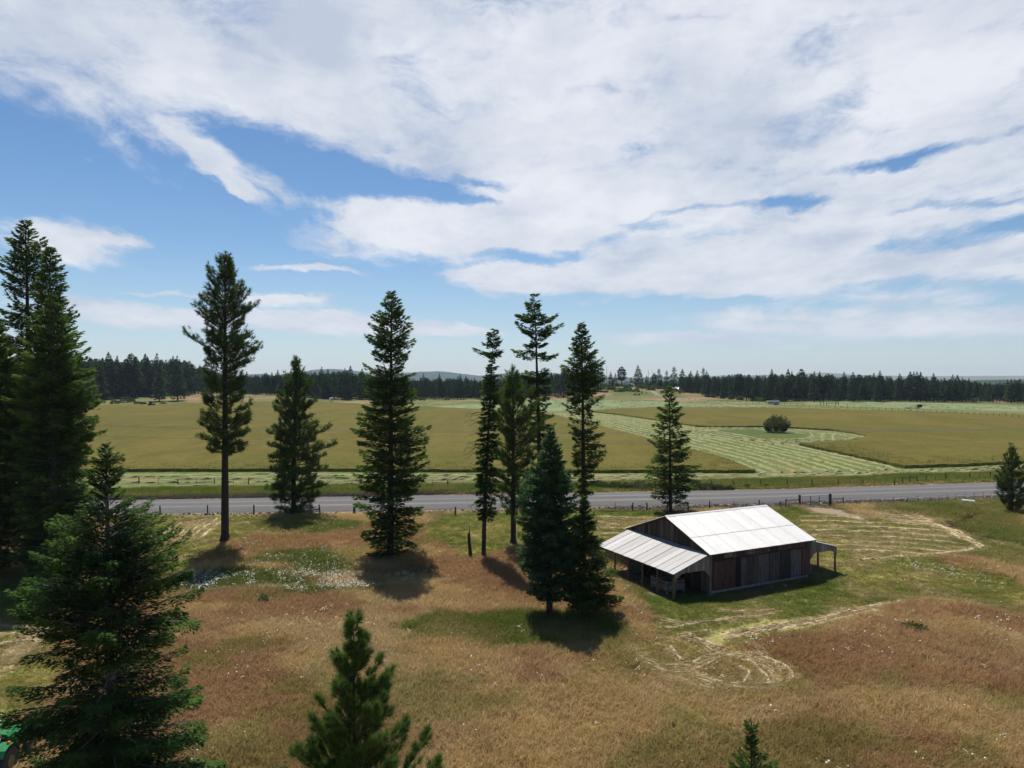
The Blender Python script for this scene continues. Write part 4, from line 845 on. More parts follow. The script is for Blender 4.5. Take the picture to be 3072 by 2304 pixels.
# shrubs
def shrub(name, label, cat, x, y, rx, rz, leafm, seed, n=900, leaf=.16, group=None, stems=True, ry=None, ball=False):
    r = np.random.RandomState(seed); t = thing(name, label, cat, (x,y,tz(x,y)), 0, group); ry = ry or rx
    v = r.normal(size=(n,3)); v /= np.linalg.norm(v,axis=1,keepdims=True); v[:,2] = np.abs(v[:,2]) if not ball else v[:,2]*.55+.45; rad = r.uniform(.35,1,n)**.45; lump = .75+.45*fbm(v[:,0]*3+seed, v[:,1]*3+v[:,2]*2, .9, seed, 2)
    P = v*rad[:,None]*lump[:,None]*np.array([rx,ry,rz]); D = v+r.normal(0,.5,(n,3)); D /= np.linalg.norm(D,axis=1,keepdims=True); Sd = np.cross(D, r.normal(size=(n,3))); Sd /= np.linalg.norm(Sd,axis=1,keepdims=True)
    a = leaf*r.uniform(.6,1.4,n); b = a*.4
    V = np.stack([P-D*a[:,None]*.5, P+Sd*b[:,None], P+D*a[:,None]*.6, P-Sd*b[:,None]],1).reshape(-1,3); I = np.arange(n)*4
    link('foliage', mesh_np('foliage', V, np.vstack([np.stack([I,I+1,I+2],1),np.stack([I,I+2,I+3],1)]), [leafm], {'tone': ('FLOAT', np.repeat(np.clip(r.uniform(0,.9,n),0,1),4))}), t)
    if stems:
        m_ = MB()
        for k in range(7):
            a_ = r.uniform(0,6.28); m_.tube([(0,0,0),(math.cos(a_)*rx*.25,math.sin(a_)*ry*.25,rz*.45),(math.cos(a_)*rx*.55,math.sin(a_)*ry*.55,rz*.85)],[.05*rz/2+.01,.03*rz/2,.008],5,False)
        m_.obj('stem', M_BARK, t)
    return t
bx0, by0 = gd(1682,935); shrub('round_bush', 'large round dark bush alone in the mown ring of the hay field', 'bush', bx0, by0+2, 3.9, 5.2, M_BUSH, 40, 4200, .38, ball=True)
sh = [(1790,1466,1.5),(1812,1468,1.2),(1850,1470,1.5),(1885,1471,1.3),(1925,1472,1.7),(1962,1473,1.4),(1998,1472,1.2),(2040,1472,1.3),(2098,1472,1.6),(2132,1473,1.4),(2165,1474,1.2),(2195,1473,.8),(2250,1468,.7),(2306,1466,.6)]
for i, (px, py, s_) in enumerate(sh):
    x, y = gp(px, py); shrub('sage_bush', 'low grey-green bush on the verge behind the fir by the barn roof' if px < 2050 else 'low grey-green bush on the verge right of the bent-foot fir', 'bush', x, y+1.2, s_, s_*.75, M_SAGE, 50+i, 520, .22, 'bushes along the far verge of the road')
x, y = gp(790, 1812); shrub('fir_seedling', 'small green fir seedling among daisies in front of the tall pine', 'seedling', x, y, .45, .75, M_FIRB, 80, 300, .10)
x, y = gp(2740, 1893); shrub('meadow_shrub', 'dark green weedy shrub clump in the reddish grass right of the barn', 'shrub', x, y, 1.1, .55, M_GREENBUSH, 81, 600, .10, ry=.7)

# ------------------------------------------------------------ barn
def _plank(g):
    O = objco(g); r = orand(g); P = wpos(g)
    grain = g.noise(g.mapping(P, sc=(7,7,.35)), 2.2, 6, .7); fine = g.noise(g.mapping(P, sc=(30,30,1.2)), 1.5, 4, .7)
    base = g.ramp(r, [(0,(.050,.036,.028)),(.3,(.085,.062,.050)),(.6,(.135,.106,.090)),(.82,(.21,.18,.16)),(1,(.07,.05,.04))])
    c = g.mix(g.maprange(grain,.40,.62,0,.75), base, (.028,.020,.017)); c = g.mix(g.maprange(fine,.5,.75,0,.35), c, (.21,.17,.14))
    return princ(g, c, .92, 0, fine, .5, .02, spec=.1)
M_PLANK = mat('weathered_plank', _plank)
def _plank2(g):
    P = wpos(g); r = orand(g); grain = g.noise(g.mapping(P, sc=(7,7,.35)), 2.2, 6, .7)
    c = g.mix(g.maprange(grain,.38,.62), (.12,.105,.09), (.30,.275,.245)); c = g.vmath('SCALE', c, scale=g.maprange(r,0,1,.6,1.3))
    return princ(g, c, .92, 0, grain, .4, .02, spec=.1)
M_GREYPLANK = mat('silver_grey_plank', _plank2)
def m_panel(name, col_, streak_=(.19,.18,.19), amt=.35):
    def b(g):
        P = wpos(g); n = g.noise(g.mapping(P, sc=(5,5,.5)), 1.6, 6, .7); q = g.noise(P, 1.1, 5, .7); e = g.noise(g.mapping(P, sc=(16,16,1.3)), 1.2, 5, .75)
        col = [col_[0]*1.15, col_[1]*1.0, col_[2]*.90]; streak = (.24,.215,.205)
        c = g.mix(g.maprange(n,.4,.65), [v*.55 for v in col], [min(1,v*1.35) for v in col]); c = g.mix(g.maprange(e,.52,.72,0,amt), c, streak); c = g.mix(g.maprange(q,.52,.7,0,.5), c, (.035,.028,.026))
        return princ(g, c, .8, 0, e, .4, .015, spec=.2)
    return mat(name, b)
def _roof(g):
    P = wpos(g); r = orand(g); O = objco(g)
    n = g.noise(g.mapping(O, sc=(9,.5,9)), 1.5, 5, .7); b = g.noise(P, .6, 4)
    c = g.mix(g.maprange(n,.50,.66,0,.6), (.66,.66,.65), (.44,.41,.38)); c = g.vmath('SCALE', c, scale=g.maprange(r,0,1,.93,1.04))
    return princ(g, c, g.maprange(b,.35,.65,.50,.62), .15, n, .06, .01, spec=.6)
M_ROOF = mat('galvanised_roof', _roof)
def _lroof(g):
    r = orand(g); O = objco(g); n = g.noise(g.mapping(O, sc=(1,9,1)), 1.5, 5, .7)
    c = g.mix(g.maprange(n,.45,.7,0,.5), (.33,.33,.34), (.22,.215,.215)); c = g.vmath('SCALE', c, scale=g.maprange(r,0,1,.80,1.08))
    return princ(g, c, .62, .2, None, spec=.4)
M_LROOF = mat('corrugated_tin', _lroof)

AX, AY = 15.1, 54.5; RZ = math.atan2(.444,.896); BL, BW = 10.8, 10.0; EZ, RIDGE = 3.3, 5.13; SL = (RIDGE-EZ)/5
barn = thing('barn', 'weathered wooden barn with white metal roof and open lean-tos on both ends', 'barn', (AX,AY,tz(AX,AY)), RZ)
def roofz(y): return EZ + SL*min(y, BW-y)
def prism_plank(name, x0, x1, y0, y1, zb0, zb1, zt0, zt1, m, axis='y'):
    """board between two edges with its own bottom and top height at each edge"""
    mb = MB()
    if axis == 'y': vs = [(x0,y0,zb0),(x1,y0,zb0),(x1,y1,zb1),(x0,y1,zb1),(x0,y0,zt0),(x1,y0,zt0),(x1,y1,zt1),(x0,y1,zt1)]
    else: vs = [(x0,y0,zb0),(x1,y0,zb1),(x1,y1,zb1),(x0,y1,zb0),(x0,y0,zt0),(x1,y0,zt1),(x1,y1,zt1),(x0,y1,zt0)]
    mb.add(vs, [(3,2,1,0),(4,5,6,7),(0,1,5,4),(1,2,6,5),(2,3,7,6),(3,0,4,7)]); return mb.obj(name, m, barn)
rb = random.Random(3)
y = .02
while y < BW-.05:
    w_ = rb.uniform(.20,.30); y1 = min(y+w_, BW); d = rb.uniform(0,.012)
    prism_plank('plank', -.03-d, .0-d, y, y1-.012, .12+rb.uniform(-.03,.05), .12, roofz(y)-.03, roofz(min(y1,BW))-.03, M_PLANK); y = y1
MB().box(.005,.03,.03,BW-.03,.12,EZ-.05).obj('gable_backing', M_PLANK, barn)
mb = MB(); mb.add([(.035,.03,EZ-.06),(.035,BW-.03,EZ-.06),(.035,5,RIDGE-.08),(.06,.03,EZ-.06),(.06,BW-.03,EZ-.06),(.06,5,RIDGE-.08)], [(0,1,2),(5,4,3),(0,3,4,1),(1,4,5,2),(2,5,3,0)]); mb.obj('gable_backing', M_PLANK, barn)
y = .02
while y < BW-.05:                                       # far gable boards
    w_ = rb.uniform(.24,.32); y1 = min(y+w_, BW); prism_plank('plank', BL, BL+.03, y, y1-.012, .12, .12, roofz(y)-.03, roofz(min(y1,BW))-.03, M_PLANK); y = y1
x = .05
while x < BL-.05:
    x1 = min(x+rb.uniform(.26,.36), BL); prism_plank('plank', x, x1-.012, BW, BW+.03, .12, .12, EZ-.1, EZ-.1, M_PLANK, 'x'); x = x1
# long wall towards the camera: salvaged panels
def sx(zx):
    q = (2100+zx*.22604-CX)/F; return (q*54.5-15.1)/(.896-.444*q)
MB().box(.06,BL-.03,.05,.09,.10,EZ-.06).obj('wall_backing', m_panel('dark_backing', (.018,.016,.016)), barn)
low = [(172,305,(.085,.045,.040),.15),(307,470,(.075,.042,.036),.12),(472,536,(.014,.013,.014),.0),(541,615,(.085,.09,.105),1.),(619,690,(.062,.052,.052),.3),(692,765,(.075,.062,.058),.35),(768,912,(.095,.088,.105),.6),(918,1058,(.070,.065,.068),.25),(1062,1196,(.034,.032,.036),.1),(1201,1338,(.115,.105,.118),.5),(1341,1450,(.092,.052,.055),.25)]  # near-black entry is an open gap, its shade painted as a panel
tops = [2.48,2.5,2.52,2.5,2.52,2.53,2.52,2.52,2.56,2.50,2.55]
for i, ((a, b, c_, am), tp) in enumerate(zip(low, tops)):
    d = .012+.010*(i % 3); x0, x1 = sx(a), sx(b)
    MB().box(x0, x1-.015, -.03-d, .045, .27+.02*(i%2), tp).obj('wall_panel', m_panel('panel_%d' % i, c_, amt=am), barn)
up = [(172,310,(.034,.028,.026)),(318,440,(.06,.055,.055)),(478,592,(.058,.034,.034)),(622,738,(.05,.05,.055)),(776,884,(.105,.055,.052)),(930,1034,(.026,.024,.026)),(1066,1175,(.060,.050,.050)),(1213,1318,(.080,.046,.044)),(1350,1450,(.075,.046,.044))]
for i, (a, b, c_) in enumerate(up):
    x0, x1 = sx(a), sx(b); win = i in (1, 3)
    if win:
        fr_ = MB(); z0, z1 = 2.62, 3.14
        for q in ((x0,x0+.05,z0,z1),(x1-.05,x1,z0,z1),(x0+.05,x1-.05,z0,z0+.05),(x0+.05,x1-.05,z1-.05,z1)): fr_.box(q[0],q[1],-.045,.0,q[2],q[3])
        wf = fr_.obj('window', m_panel('window_wood', (.11,.10,.095)), barn)
        MB().box(x0+.05,x1-.05,-.02,-.012,z0+.05,z1-.05).obj('pane', mat('dusty_glass', lambda g: princ(g, g.mix(g.maprange(g.noise(g.mapping(wpos(g),sc=(2,2,7)),1.6,5,.8),.42,.66), (.035,.035,.04), (.24,.25,.27)), .35, 0, spec=.5)), wf)
        for k in range(3): MB().box(x0+.05,x1-.05,-.034,-.022,z0+.12+k*.13,z0+.145+k*.13).obj('slat', m_panel('window_wood', (.11,.10,.095)), wf)
    else: MB().box(x0, x1-.01, -.035, .045, 2.585, EZ-.10).obj('wall_panel', m_panel('upper_%d' % i, c_, amt=.2), barn)
for a, b, h0, h1 in ((444,476,2.6,3.14),(596,612,2.6,3.2),(742,772,2.6,3.2),(888,922,2.63,3.12),(1038,1062,2.6,3.18),(1180,1207,2.62,3.2),(1322,1347,2.62,3.18),(1452,1472,2.56,3.2)):
    MB().box(sx(a), sx(b), -.05, .04, h0, h1).obj('stud', m_panel('stud_wood', (.105,.085,.07)), barn)
MB().box(-.03, .24, -.05, .045, .08, EZ-.06).obj('corner_post', M_PLANK, barn); MB().box(BL-.24, BL+.02, -.05, .045, .08, EZ-.06).obj('corner_post', M_PLANK, barn)
MB().box(.24, BL-.24, -.048, .045, .08, .255).obj('sill_board', M_GREYPLANK, barn)
MB().box(-.22, .22, -.2, .18, -.1, .09).obj('foundation_stone', m_plain('foundation', (.20,.19,.18), .9), barn); MB().box(BL-.2, BL+.2, -.2, .2, -.1, .09).obj('foundation_stone', m_plain('foundation', (.20,.19,.18), .9), barn)

def sheet(p00, p10, p01, nrm, width_dir_len, wave, amp, m, name='roof_sheet', parent=None, nlen=2, sag=0.):
    """corrugated sheet: p00 -> p10 across the ribs, p00 -> p01 along them"""
    p00, p10, p01, nrm = map(Vector, (p00, p10, p01, nrm)); across = p10-p00; along = p01-p00; W_ = across.length; k = max(2, int(W_/wave*4)); V = []; Fc = []
    for j in range(nlen):
        for i in range(k+1):
            u = i/k; V.append(p00+across*u+along*(j/(nlen-1))+nrm*(amp*math.sin(2*math.pi*u*W_/wave)))
    nT = len(V)
    V += [v - nrm*.006 for v in V]
    for j in range(nlen-1):
        for i in range(k):
            a = j*(k+1)+i; Fc.append((a,a+1,a+k+2,a+k+1)); Fc.append((nT+a,nT+a+k+1,nT+a+k+2,nT+a+1))
    r0 = len(V); V += V[:k+1]+V[nT:nT+k+1]; r1 = len(V); q_ = (nlen-1)*(k+1); V += V[q_:q_+k+1]+V[nT+q_:nT+q_+k+1]
    for i in range(k): Fc.append((r0+i,r0+k+1+i,r0+k+2+i,r0+i+1)); Fc.append((r1+i,r1+i+1,r1+k+2+i,r1+k+1+i))
    mb = MB(); mb.add(V, Fc); return mb.obj(name, m, parent or barn, smooth=True)
NF = Vector((0,-SL,1)).normalized(); NB = Vector((0,SL,1)).normalized(); OV = .42
def rp(x, y, lift=0): return (x, y, EZ+.04+SL*(y if y <= 5 else BW-y)+lift)
ns = 13; x0, x1 = -.30, BL+.28; sw = (x1-x0)/ns
for i in range(ns):
    a, b = x0+i*sw, x0+(i+1)*sw+.03; lf = .006*(i % 2)+rb.uniform(0,.004)
    sheet(rp(a,-OV,lf), rp(b,-OV,lf), rp(a,1.95,lf), NF, 0, .155, .012, M_ROOF)
    sheet(rp(a,1.85,lf+.022), rp(b,1.85,lf+.022), rp(a,5.0,lf+.022), NF, 0, .155, .012, M_ROOF)
    sheet(rp(b,BW+OV,lf), rp(a,BW+OV,lf), rp(b,5.0,lf+.022), NB, 0, .155, .012, M_ROOF)
rc = MB(); rc.add([(x0,4.82,EZ+.04+SL*4.82+.05),(x1+.03,4.82,EZ+.04+SL*4.82+.05),(x1+.03,5,RIDGE+.115),(x0,5,RIDGE+.115),(x0,5.18,EZ+.04+SL*4.82+.05),(x1+.03,5.18,EZ+.04+SL*4.82+.05)], [(0,1,2,3),(3,2,5,4)]); rc.obj('ridge_cap', M_ROOF, barn)
for yy in (-OV+.02, 1.0, 2.4, 3.8): MB().box(x0+.02, x1-.02, yy, yy+.09, EZ-.05+SL*yy, EZ+.015+SL*yy).obj('purlin', M_PLANK, barn)
for s_, e_ in ((-OV,5.0),(BW+OV,5.0)):
    for xx in (x0+.03, x1-.03):
        MB().bar((xx,s_,rp(0,s_)[2]-.10),(xx,e_,rp(0,e_)[2]-.10),.04,.15).obj('barge_board', M_PLANK, barn)
# lean-tos
def leanto(xw, xo, zw, zo, yb0, yb1, m, nsh, posts, end_m, wave, amp):
    s = 1 if xo > xw else -1; L = abs(xo-xw); sl = (zw-zo)/L; nr = Vector((s*sl,0,1)).normalized(); w2 = (yb1-yb0)/nsh
    def z(x): return zo+sl*(L-abs(x-xw))
    ext = .16
    for i in range(nsh):
        a, b = yb0+i*w2, yb0+(i+1)*w2+.03; lf = .05+.008*(i%2)
        sheet((xw,a,zw+lf),(xw,b,zw+lf),(xo+s*ext,a,zo-sl*ext+lf),nr,0,wave,amp,m,'roof_sheet')
    MB().bar((xo-s*.05,yb0+.05,zo-.09),(xo-s*.05,yb1-.05,zo-.09),.10,.15).obj('beam', M_PLANK, barn)
    for yy in np.arange(yb0+.3, yb1-.2, 1.0): MB().bar((xw+s*.02,yy,zw-.07),(xo-s*.02,yy,zo-.0-.02),.05,.12).obj('rafter', M_PLANK, barn)
    for yy in posts: MB().tube([(xo-s*.06,yy,-.1),(xo-s*.06,yy,1.0),(xo-s*.06+rb.uniform(-.02,.02),yy,zo-.16)],[.085,.08,.075],8).obj('post', m_plain('post_wood',(.16,.105,.065),.9), barn)
    n_ = 14; bw_ = (L+.02)/n_
    for i in range(n_):
        u0, u1 = i/n_, (i+1)/n_
        def bot(u):
            bz = 1.98; 
            if u < .2: bz -= .50*(1-u/.2)**1.2                      # u from the outer post to the wall
            if u > .84: bz -= .55*((u-.84)/.16)
            return bz
        X0, X1 = xo-s*L*u0, xo-s*L*u1
        if X0 > X1: X0, X1, u0, u1 = X1, X0, u1, u0
        prism_plank('plank', X0+.005, X1-.005, yb0+.02, yb0+.045, bot(u0), bot(u1), z(X0)+.0, z(X1)+.0, end_m, 'x')
leanto(-.035, -3.4, 3.12, 2.03, -.12, BW+.1, M_LROOF, 14, [.12,2.05,3.95,5.85,7.75,9.75], M_GREYPLANK, .19, .022)
leanto(BL+.035, BL+3.22, 3.02, 2.2, -.05, BW+.1, M_LROOF, 14, [.1,1.85,3.8,5.8,7.8,9.75], M_GREYPLANK, .19, .022)

# things kept under the lean-tos
def local(px_, py_): c_, s_ = math.cos(RZ), math.sin(RZ); return (AX+px_*c_-py_*s_, AY+px_*s_+py_*c_)
lx, ly = local(-3.0, 1.3); man = thing('feed_manger', 'grey plank feed manger standing under the left lean-to', 'manger', (lx,ly,tz(lx,ly)), RZ)
for k, (z0, z1) in enumerate(((.18,.36),(.38,.56),(.58,.72),(.84,.92))):
    for nm_, q in (('plank',(0,1.7,-.02,.02)),('plank',(0,1.7,1.98,2.02)),('plank',(-.02,.02,.02,1.98)),('plank',(1.68,1.72,.02,1.98))): MB().box(q[0],q[1],q[2],q[3],z0,z1-.015).obj(nm_, M_GREYPLANK, man)
for q in ((.05,.05),(1.62,.05),(.05,1.92),(1.62,1.92),(.85,.05),(.05,1.0)): MB().box(q[0]-.05,q[0]+.05,q[1]-.02,q[1]+.08,-.05,.96).obj('leg', M_GREYPLANK, man)
MB().box(.03,1.66,.03,1.96,.16,.20).obj('floor_board', M_GREYPLANK, man)
lx, ly = local(-1.2, 7.4)
def bale(name, label, x, y, r_, w_, rz, m, parent=None):
    mb = MB(); pts = [(-w_/2,0,r_),(-w_/2+.06,0,r_),(w_/2-.06,0,r_),(w_/2,0,r_)]; mb.tube(pts,[r_*.93,r_,r_,r_*.93],26)
    o = mb.obj(name, m, None, smooth=False, loc=(x,y,tz(x,y)-.04), rot=(0,0,rz)); return tag(o, label, 'bale')
bale('round_bale', 'dark round bale kept under the far end of the left lean-to', lx, ly, .78, 1.3, RZ+.4, m_plain('dark_bale', (.055,.055,.05), .6))
lx, ly = local(BL+.35, .55); o = MB().box(-.28,.28,-.3,.3,0,.85).obj('feed_box', m_panel('box_wood',(.14,.085,.06)), None, bevel=.01, loc=(lx,ly,tz(lx,ly)), rot=(0,0,RZ)); tag(o, 'small brown wooden box against the right end wall of the barn', 'box')

# ------------------------------------------------------------ fences and gate
M_POST = m_plain('old_post', (.055,.045,.038), .95, var=.4); M_WIRE = m_plain('fence_wire', (.25,.24,.23), .6, .5); M_STEEL = m_plain('steel_post', (.06,.055,.055), .7, .2); M_POSTL = m_plain('grey_post', (.16,.14,.12), .95)
def post_at(parent, px, py, base, h, r_=.08, lean=(0,0), name='post', m=None, n=7):
    x, y = gp(px, py); z = tz(x, y); x -= base[0]; y -= base[1]
    MB().tube([(x,y,z-.1),(x+lean[0]*h,y+lean[1]*h,z+h)], [r_*1.05,r_*.9], n).obj(name, m or M_POST, parent); return (x+lean[0]*h*.8, y+lean[1]*h*.8, z)
def fence(name, label, px_list, h=1.0, r_=.08, wires=(.3,.6,.9), m=None, group=None, thin=None, leanr=.06, wire_m=None, wr=.007):
    b = gp(*px_list[0][:2]); t = thing(name, label, 'fence', (b[0],b[1],0), 0, group); P = []; rf = random.Random(len(px_list))
    for i, q in enumerate(px_list):
        kind = q[2] if len(q) > 2 else 0; hh = q[3] if len(q) > 3 else h*rf.uniform(.9,1.1); ln = (rf.uniform(-leanr,leanr), rf.uniform(-.04,.04))
        if len(q) > 4: ln = (q[4], 0)
        P.append(post_at(t, q[0], q[1], b, hh, r_*(.4 if kind == 1 else rf.uniform(.85,1.15)), ln, 'post', M_STEEL if kind == 1 else (m or M_POST)))
    for w_ in wires:
        pts = []
        for (x0,y0,z0),(x1,y1,z1) in zip(P[:-1],P[1:]): pts += [(x0,y0,z0+w_),((x0+x1)/2,(y0+y1)/2,(z0+z1)/2+w_-.03)]
        pts.append((P[-1][0],P[-1][1],P[-1][2]+w_)); MB().tube(pts, wr, 4, False).obj('wire', wire_m or M_WIRE, t)
    return t, b, P
nearL = [(402,1545),(481,1543,0,1.05),(622.6,1541,0,1.05),(762,1542),(960,1538,0,1.0,-.12),(1060,1542),(1065,1541,0,.75),(1230,1544),(1366,1546),(1550,1545),(1640,1541),(1740,1536),(1845.6,1531,1),(1897,1533),(1941,1532),(2002,1530),(2064.5,1532),(2128,1529),(2200,1525,1),(2278,1523),(2341,1524,0,.85),(2357,1524,0,1.15)]
fence('wire_fence', 'wire fence of dark wooden posts on the near roadside left of the gate', nearL, 1.0, .085)
tb, bb, PP = fence('wire_fence', 'low wire fence with thin steel posts and white tape right of the gate', [(2529.6,1518,0,1.15),(2552,1517,1),(2578,1517,1),(2610,1516,1),(2642,1515,1),(2681,1513,1),(2722,1511,1),(2753,1510,1),(2791,1509,1),(2816,1508,1),(2842,1507,1),(2866,1506,1),(2895,1505,1),(2923,1504,1,1.2),(2950,1503,1,1.2),(2985,1501,1),(3020,1500,1),(3065,1498,1),(3110,1496,1)], .95, .075, (.3,.55), leanr=.02)
MB().tube([(x,y,z+.82-.05*(i%2)) for i, (x,y,z) in enumerate(PP)], .028, 6, False).obj('tape', m_plain('white_tape', (.75,.75,.75), .6), tb)
farf = [(-150,1458),(0,1457),(130,1455),(270,1453,1),(330,1452),(417,1450),(475,1452,1),(534,1456),(590,1453,1),(643,1451),(700,1453,1),(745,1452,0,1.,.12),(830,1455,1),(900,1456),(990,1458,1),(1056,1461,1),(1140,1461),(1230,1461,1),(1297,1461,1),(1344,1461),(1390,1461,1),(1430,1462),(1500,1463,1),(1600,1464),(1700,1464,1),(1790,1464),(1834,1464,1),(1877,1464),(1918,1463,1),(1962,1463),(2050,1462,1),(2132,1461,0,1.,.14),(2163,1461,1),(2203,1460,0,1.15,-.2),(2240,1460,1),(2283,1460,0,1.1,-.08),(2319,1459,1),(2361,1459,0,1.1),(2400,1459,1),(2437,1459,0,1.1),(2472,1459,1),(2515,1458,0,1.1),(2551,1458,1),(2590,1457,0,1.,-.12),(2624,1457,1),(2684,1457,0,1.1,-.06)]
fence('wire_fence', 'wire fence with leaning posts on the far verge of the road', farf, 1.0, .08)
bt_, bb, PP = fence('braced_fence', 'three-post wooden brace and wire fence on the far verge at the right', [(2708,1453,0,1.15),(2729,1452.5,0,1.25),(2751,1450,0,1.15),(2779,1445),(2805,1444,1),(2838,1442,0,1.1),(2873,1440,1),(2910,1438,0,1.1),(2938,1438,1,1.1),(2972,1437,0,1.15,-.08),(3010,1435,1),(3050,1433),(3100,1431),(3180,1427)], 1.0, .085)
MB().tube([(PP[0][0],PP[0][1]-.05,PP[0][2]+.98),(PP[1][0],PP[1][1]-.05,PP[1][2]+1.0),(PP[2][0],PP[2][1]-.05,PP[2][2]+1.05)], .055, 7).obj('rail', M_POST, bt_)
backf = [(1290+i*18.5, 1191+i*.35+max(0,(i-44))*0, 0 if i % 3 == 0 else 1) for i in range(34)]
fence('wire_fence', 'distant wire fence at the back edge of the left hay field', [(1262+i*22, 1200-min(i,26)*.02, 0) for i in range(22)], 1.3, .10, (.5,1.0), leanr=.03)
fence('wire_fence', 'distant wire fence in front of the right treeline passing the white trailer', [(2030+i*19, 1201.5+i*.78+.004*i*i, 0) for i in range(58)], 1.35, .10, (.5,1.0), leanr=.03)
t = thing('corral_posts', 'short row of stout dark corral posts by the far gateway right of the white trailer', 'fence', (0,0,0)); b_ = gp(2461,1217); t.location = (b_[0], b_[1], 0); pk = []
for px in (2461,2471,2480,2507,2515): pk.append(post_at(t, px, 1217-(.5 if px > 2465 else 0), b_, 1.9, .17, (0,0)))
MB().tube([(p[0],p[1],p[2]+1.2) for p in pk], .06, 5).obj('rail', M_POST, t)

# gate
gx0, gy0 = gp(2399,1521); gx1, gy1 = gp(2490.6,1519)
for (px, py, h_, r_, lab) in ((2399,1521,1.55,.155,'stout square dark gate post on the left of the steel gate'),(2490.6,1519,1.62,.17,'stout dark gate post with a rounded cap right of the steel gate')):
    x, y = gp(px, py); m = MB(); m.tube([(0,0,-.1),(0,0,h_*.8),(0,0,h_*.83),(0,0,h_)], [r_,r_,r_*1.12,r_*1.05], 4 if px < 2450 else 10); tag(m.obj('gate_post', M_POST, None, loc=(x,y,tz(x,y)), rot=(0,0,.78)), lab, 'gate post')
t = thing('field_gate', 'tubular steel farm gate hung between the two stout posts', 'gate', (gx0+.35,gy0+.05,tz(gx0,gy0)), math.atan2(gy1-gy0,gx1-gx0)); GW = math.hypot(gx1-gx0,gy1-gy0)-.65; M_TUBE = m_plain('gate_steel', (.20,.20,.21), .5, .6)
fr_ = MB(); c_ = .12; fr_.tube([(0,0,.12),(0,0,1.22),(c_,0,1.34),(GW-c_,0,1.44),(GW,0,1.36),(GW,0,.16),(0,0,.12)], .026, 6, False); fr_.obj('frame', M_TUBE, t)
for k in range(5): z_ = .34+k*.2; MB().tube([(.02,0,z_),(GW-.02,0,z_+.05)], .018, 5).obj('bar', M_TUBE, t)
for u in (.32,.66): MB().box(GW*u-.035,GW*u+.035,-.03,.03,.14,1.38).obj('upright', m_plain('gate_upright',(.07,.07,.075),.6,.3), t)
for (a, b2, lab) in (((2399,1521),(2359,1523),'dark wooden H-brace left of the steel gate'),((2490.6,1519),(2529.6,1518),'dark wooden H-brace right of the steel gate')):
    x0_, y0_ = gp(*a); x1_, y1_ = gp(*b2); o = MB().tube([(0,0,.95),(x1_-x0_,y1_-y0_,.93)], .055, 7).obj('brace_rail', M_POST, None, loc=(x0_,y0_,tz(x0_,y0_))); tag(o, lab, 'fence rail')
cx2, cy2 = gp(2903,1512); m = MB()
for (r1, r2, x_) in ((.30,.30,0),):
    k = 14; vs = []
    for x_ in (-.75,.75):
        for rr2 in (.30,.26):
            for j in range(k): a = 2*math.pi*j/k; vs.append((x_, rr2*math.cos(a), rr2*math.sin(a)+.28))
    fs = []
    for j in range(k):
        j2 = (j+1)%k; fs += [(j,j2,2*k+j2,2*k+j),(k+j,3*k+j,3*k+j2,k+j2),(j,k+j,k+j2,j2),(2*k+j,2*k+j2,3*k+j2,3*k+j)]
    m.add(vs, fs)
tag(m.obj('culvert_pipe', m_plain('white_pipe', (.62,.62,.60), .6), None, loc=(cx2,cy2,tz(cx2,cy2)), rot=(0,.06,-.25)), 'short white culvert pipe lying behind the low fence by the ditch', 'pipe')

# overhead lines, their poles stand outside the picture
t = thing('power_line', 'three thin overhead wires strung on wooden poles across the far fields', 'power line', (-98,101,0))
for px_ in (0, 232):
    pl = MB().tube([(px_,0,-.3),(px_,0,11.6)], [.17,.12], 8).obj('pole', M_POST, t); MB().box(px_-.06,px_+.06,-1.2,1.2,10.9,11.05).obj('crossarm', M_POSTL, pl)
for k, (dy, z_) in enumerate(((-1.1,11.1),(1.1,11.1),(0,9.6))):
    pts = [(232*i/40, dy, z_-2.3*(1-((i-20)/20)**2)) for i in range(41)]; MB().tube(pts, .016, 5, False).obj('wire', m_plain('line_wire', (.42,.42,.42), .4, .7), t)

# ------------------------------------------------------------ vehicles
M_GREEN = m_plain('green_paint', (.018,.17,.055), .35, var=.08, bstr=.02); M_BLACK = m_plain('black_steel', (.022,.022,.024), .5); M_RUB = m_plain('rubber', (.05,.05,.052), .85); M_YEL = m_plain('yellow_rim', (.62,.46,.05), .5); M_RIM = m_plain('muddy_rim', (.20,.16,.07), .8); M_LAMP = m_plain('orange_lens', (.75,.13,.03), .3)
def wheel(parent, x, y, r_, w_, name='wheel', lugs=20):
    m = MB(); m.tube([(x-w_/2,y,r_),(x-w_/2+.05,y,r_),(x+w_/2-.05,y,r_),(x+w_/2,y,r_)], [r_*.86,r_*.94,r_*.94,r_*.86], 24); tyre = m.obj('tyre', M_RUB, parent)
    lg = MB()
    for i in range(lugs):
        for s in (-1, 1):
            a = 2*math.pi*(i+(.5 if s > 0 else 0))/lugs; a2 = a+.16
            p = (x+s*w_*.46, y+math.cos(a)*r_*.95, r_+math.sin(a)*r_*.95); q = (x+s*.02, y+math.cos(a2)*r_*.97, r_+math.sin(a2)*r_*.97); lg.bar(p, q, .05, .055, up=(0,math.cos(a),math.sin(a)))
    lg.obj('tread', M_RUB, tyre)
    MB().tube([(x-w_/2-.01,y,r_),(x+w_/2+.01,y,r_)], [r_*.38]*2, 18).obj('rim', M_RIM, tyre); return tyre
TX, TY, TR = -21.62, 29.55, math.radians(5)
tr = thing('tractor', 'green compact tractor with front loader and driver at the lower left edge', 'tractor', (TX,TY,tz(TX,TY)), TR)
for s in (-1, 1): wheel(tr, s*.62, 0, .60, .36); wheel(tr, s*.60, 1.62, .38, .26, lugs=16)
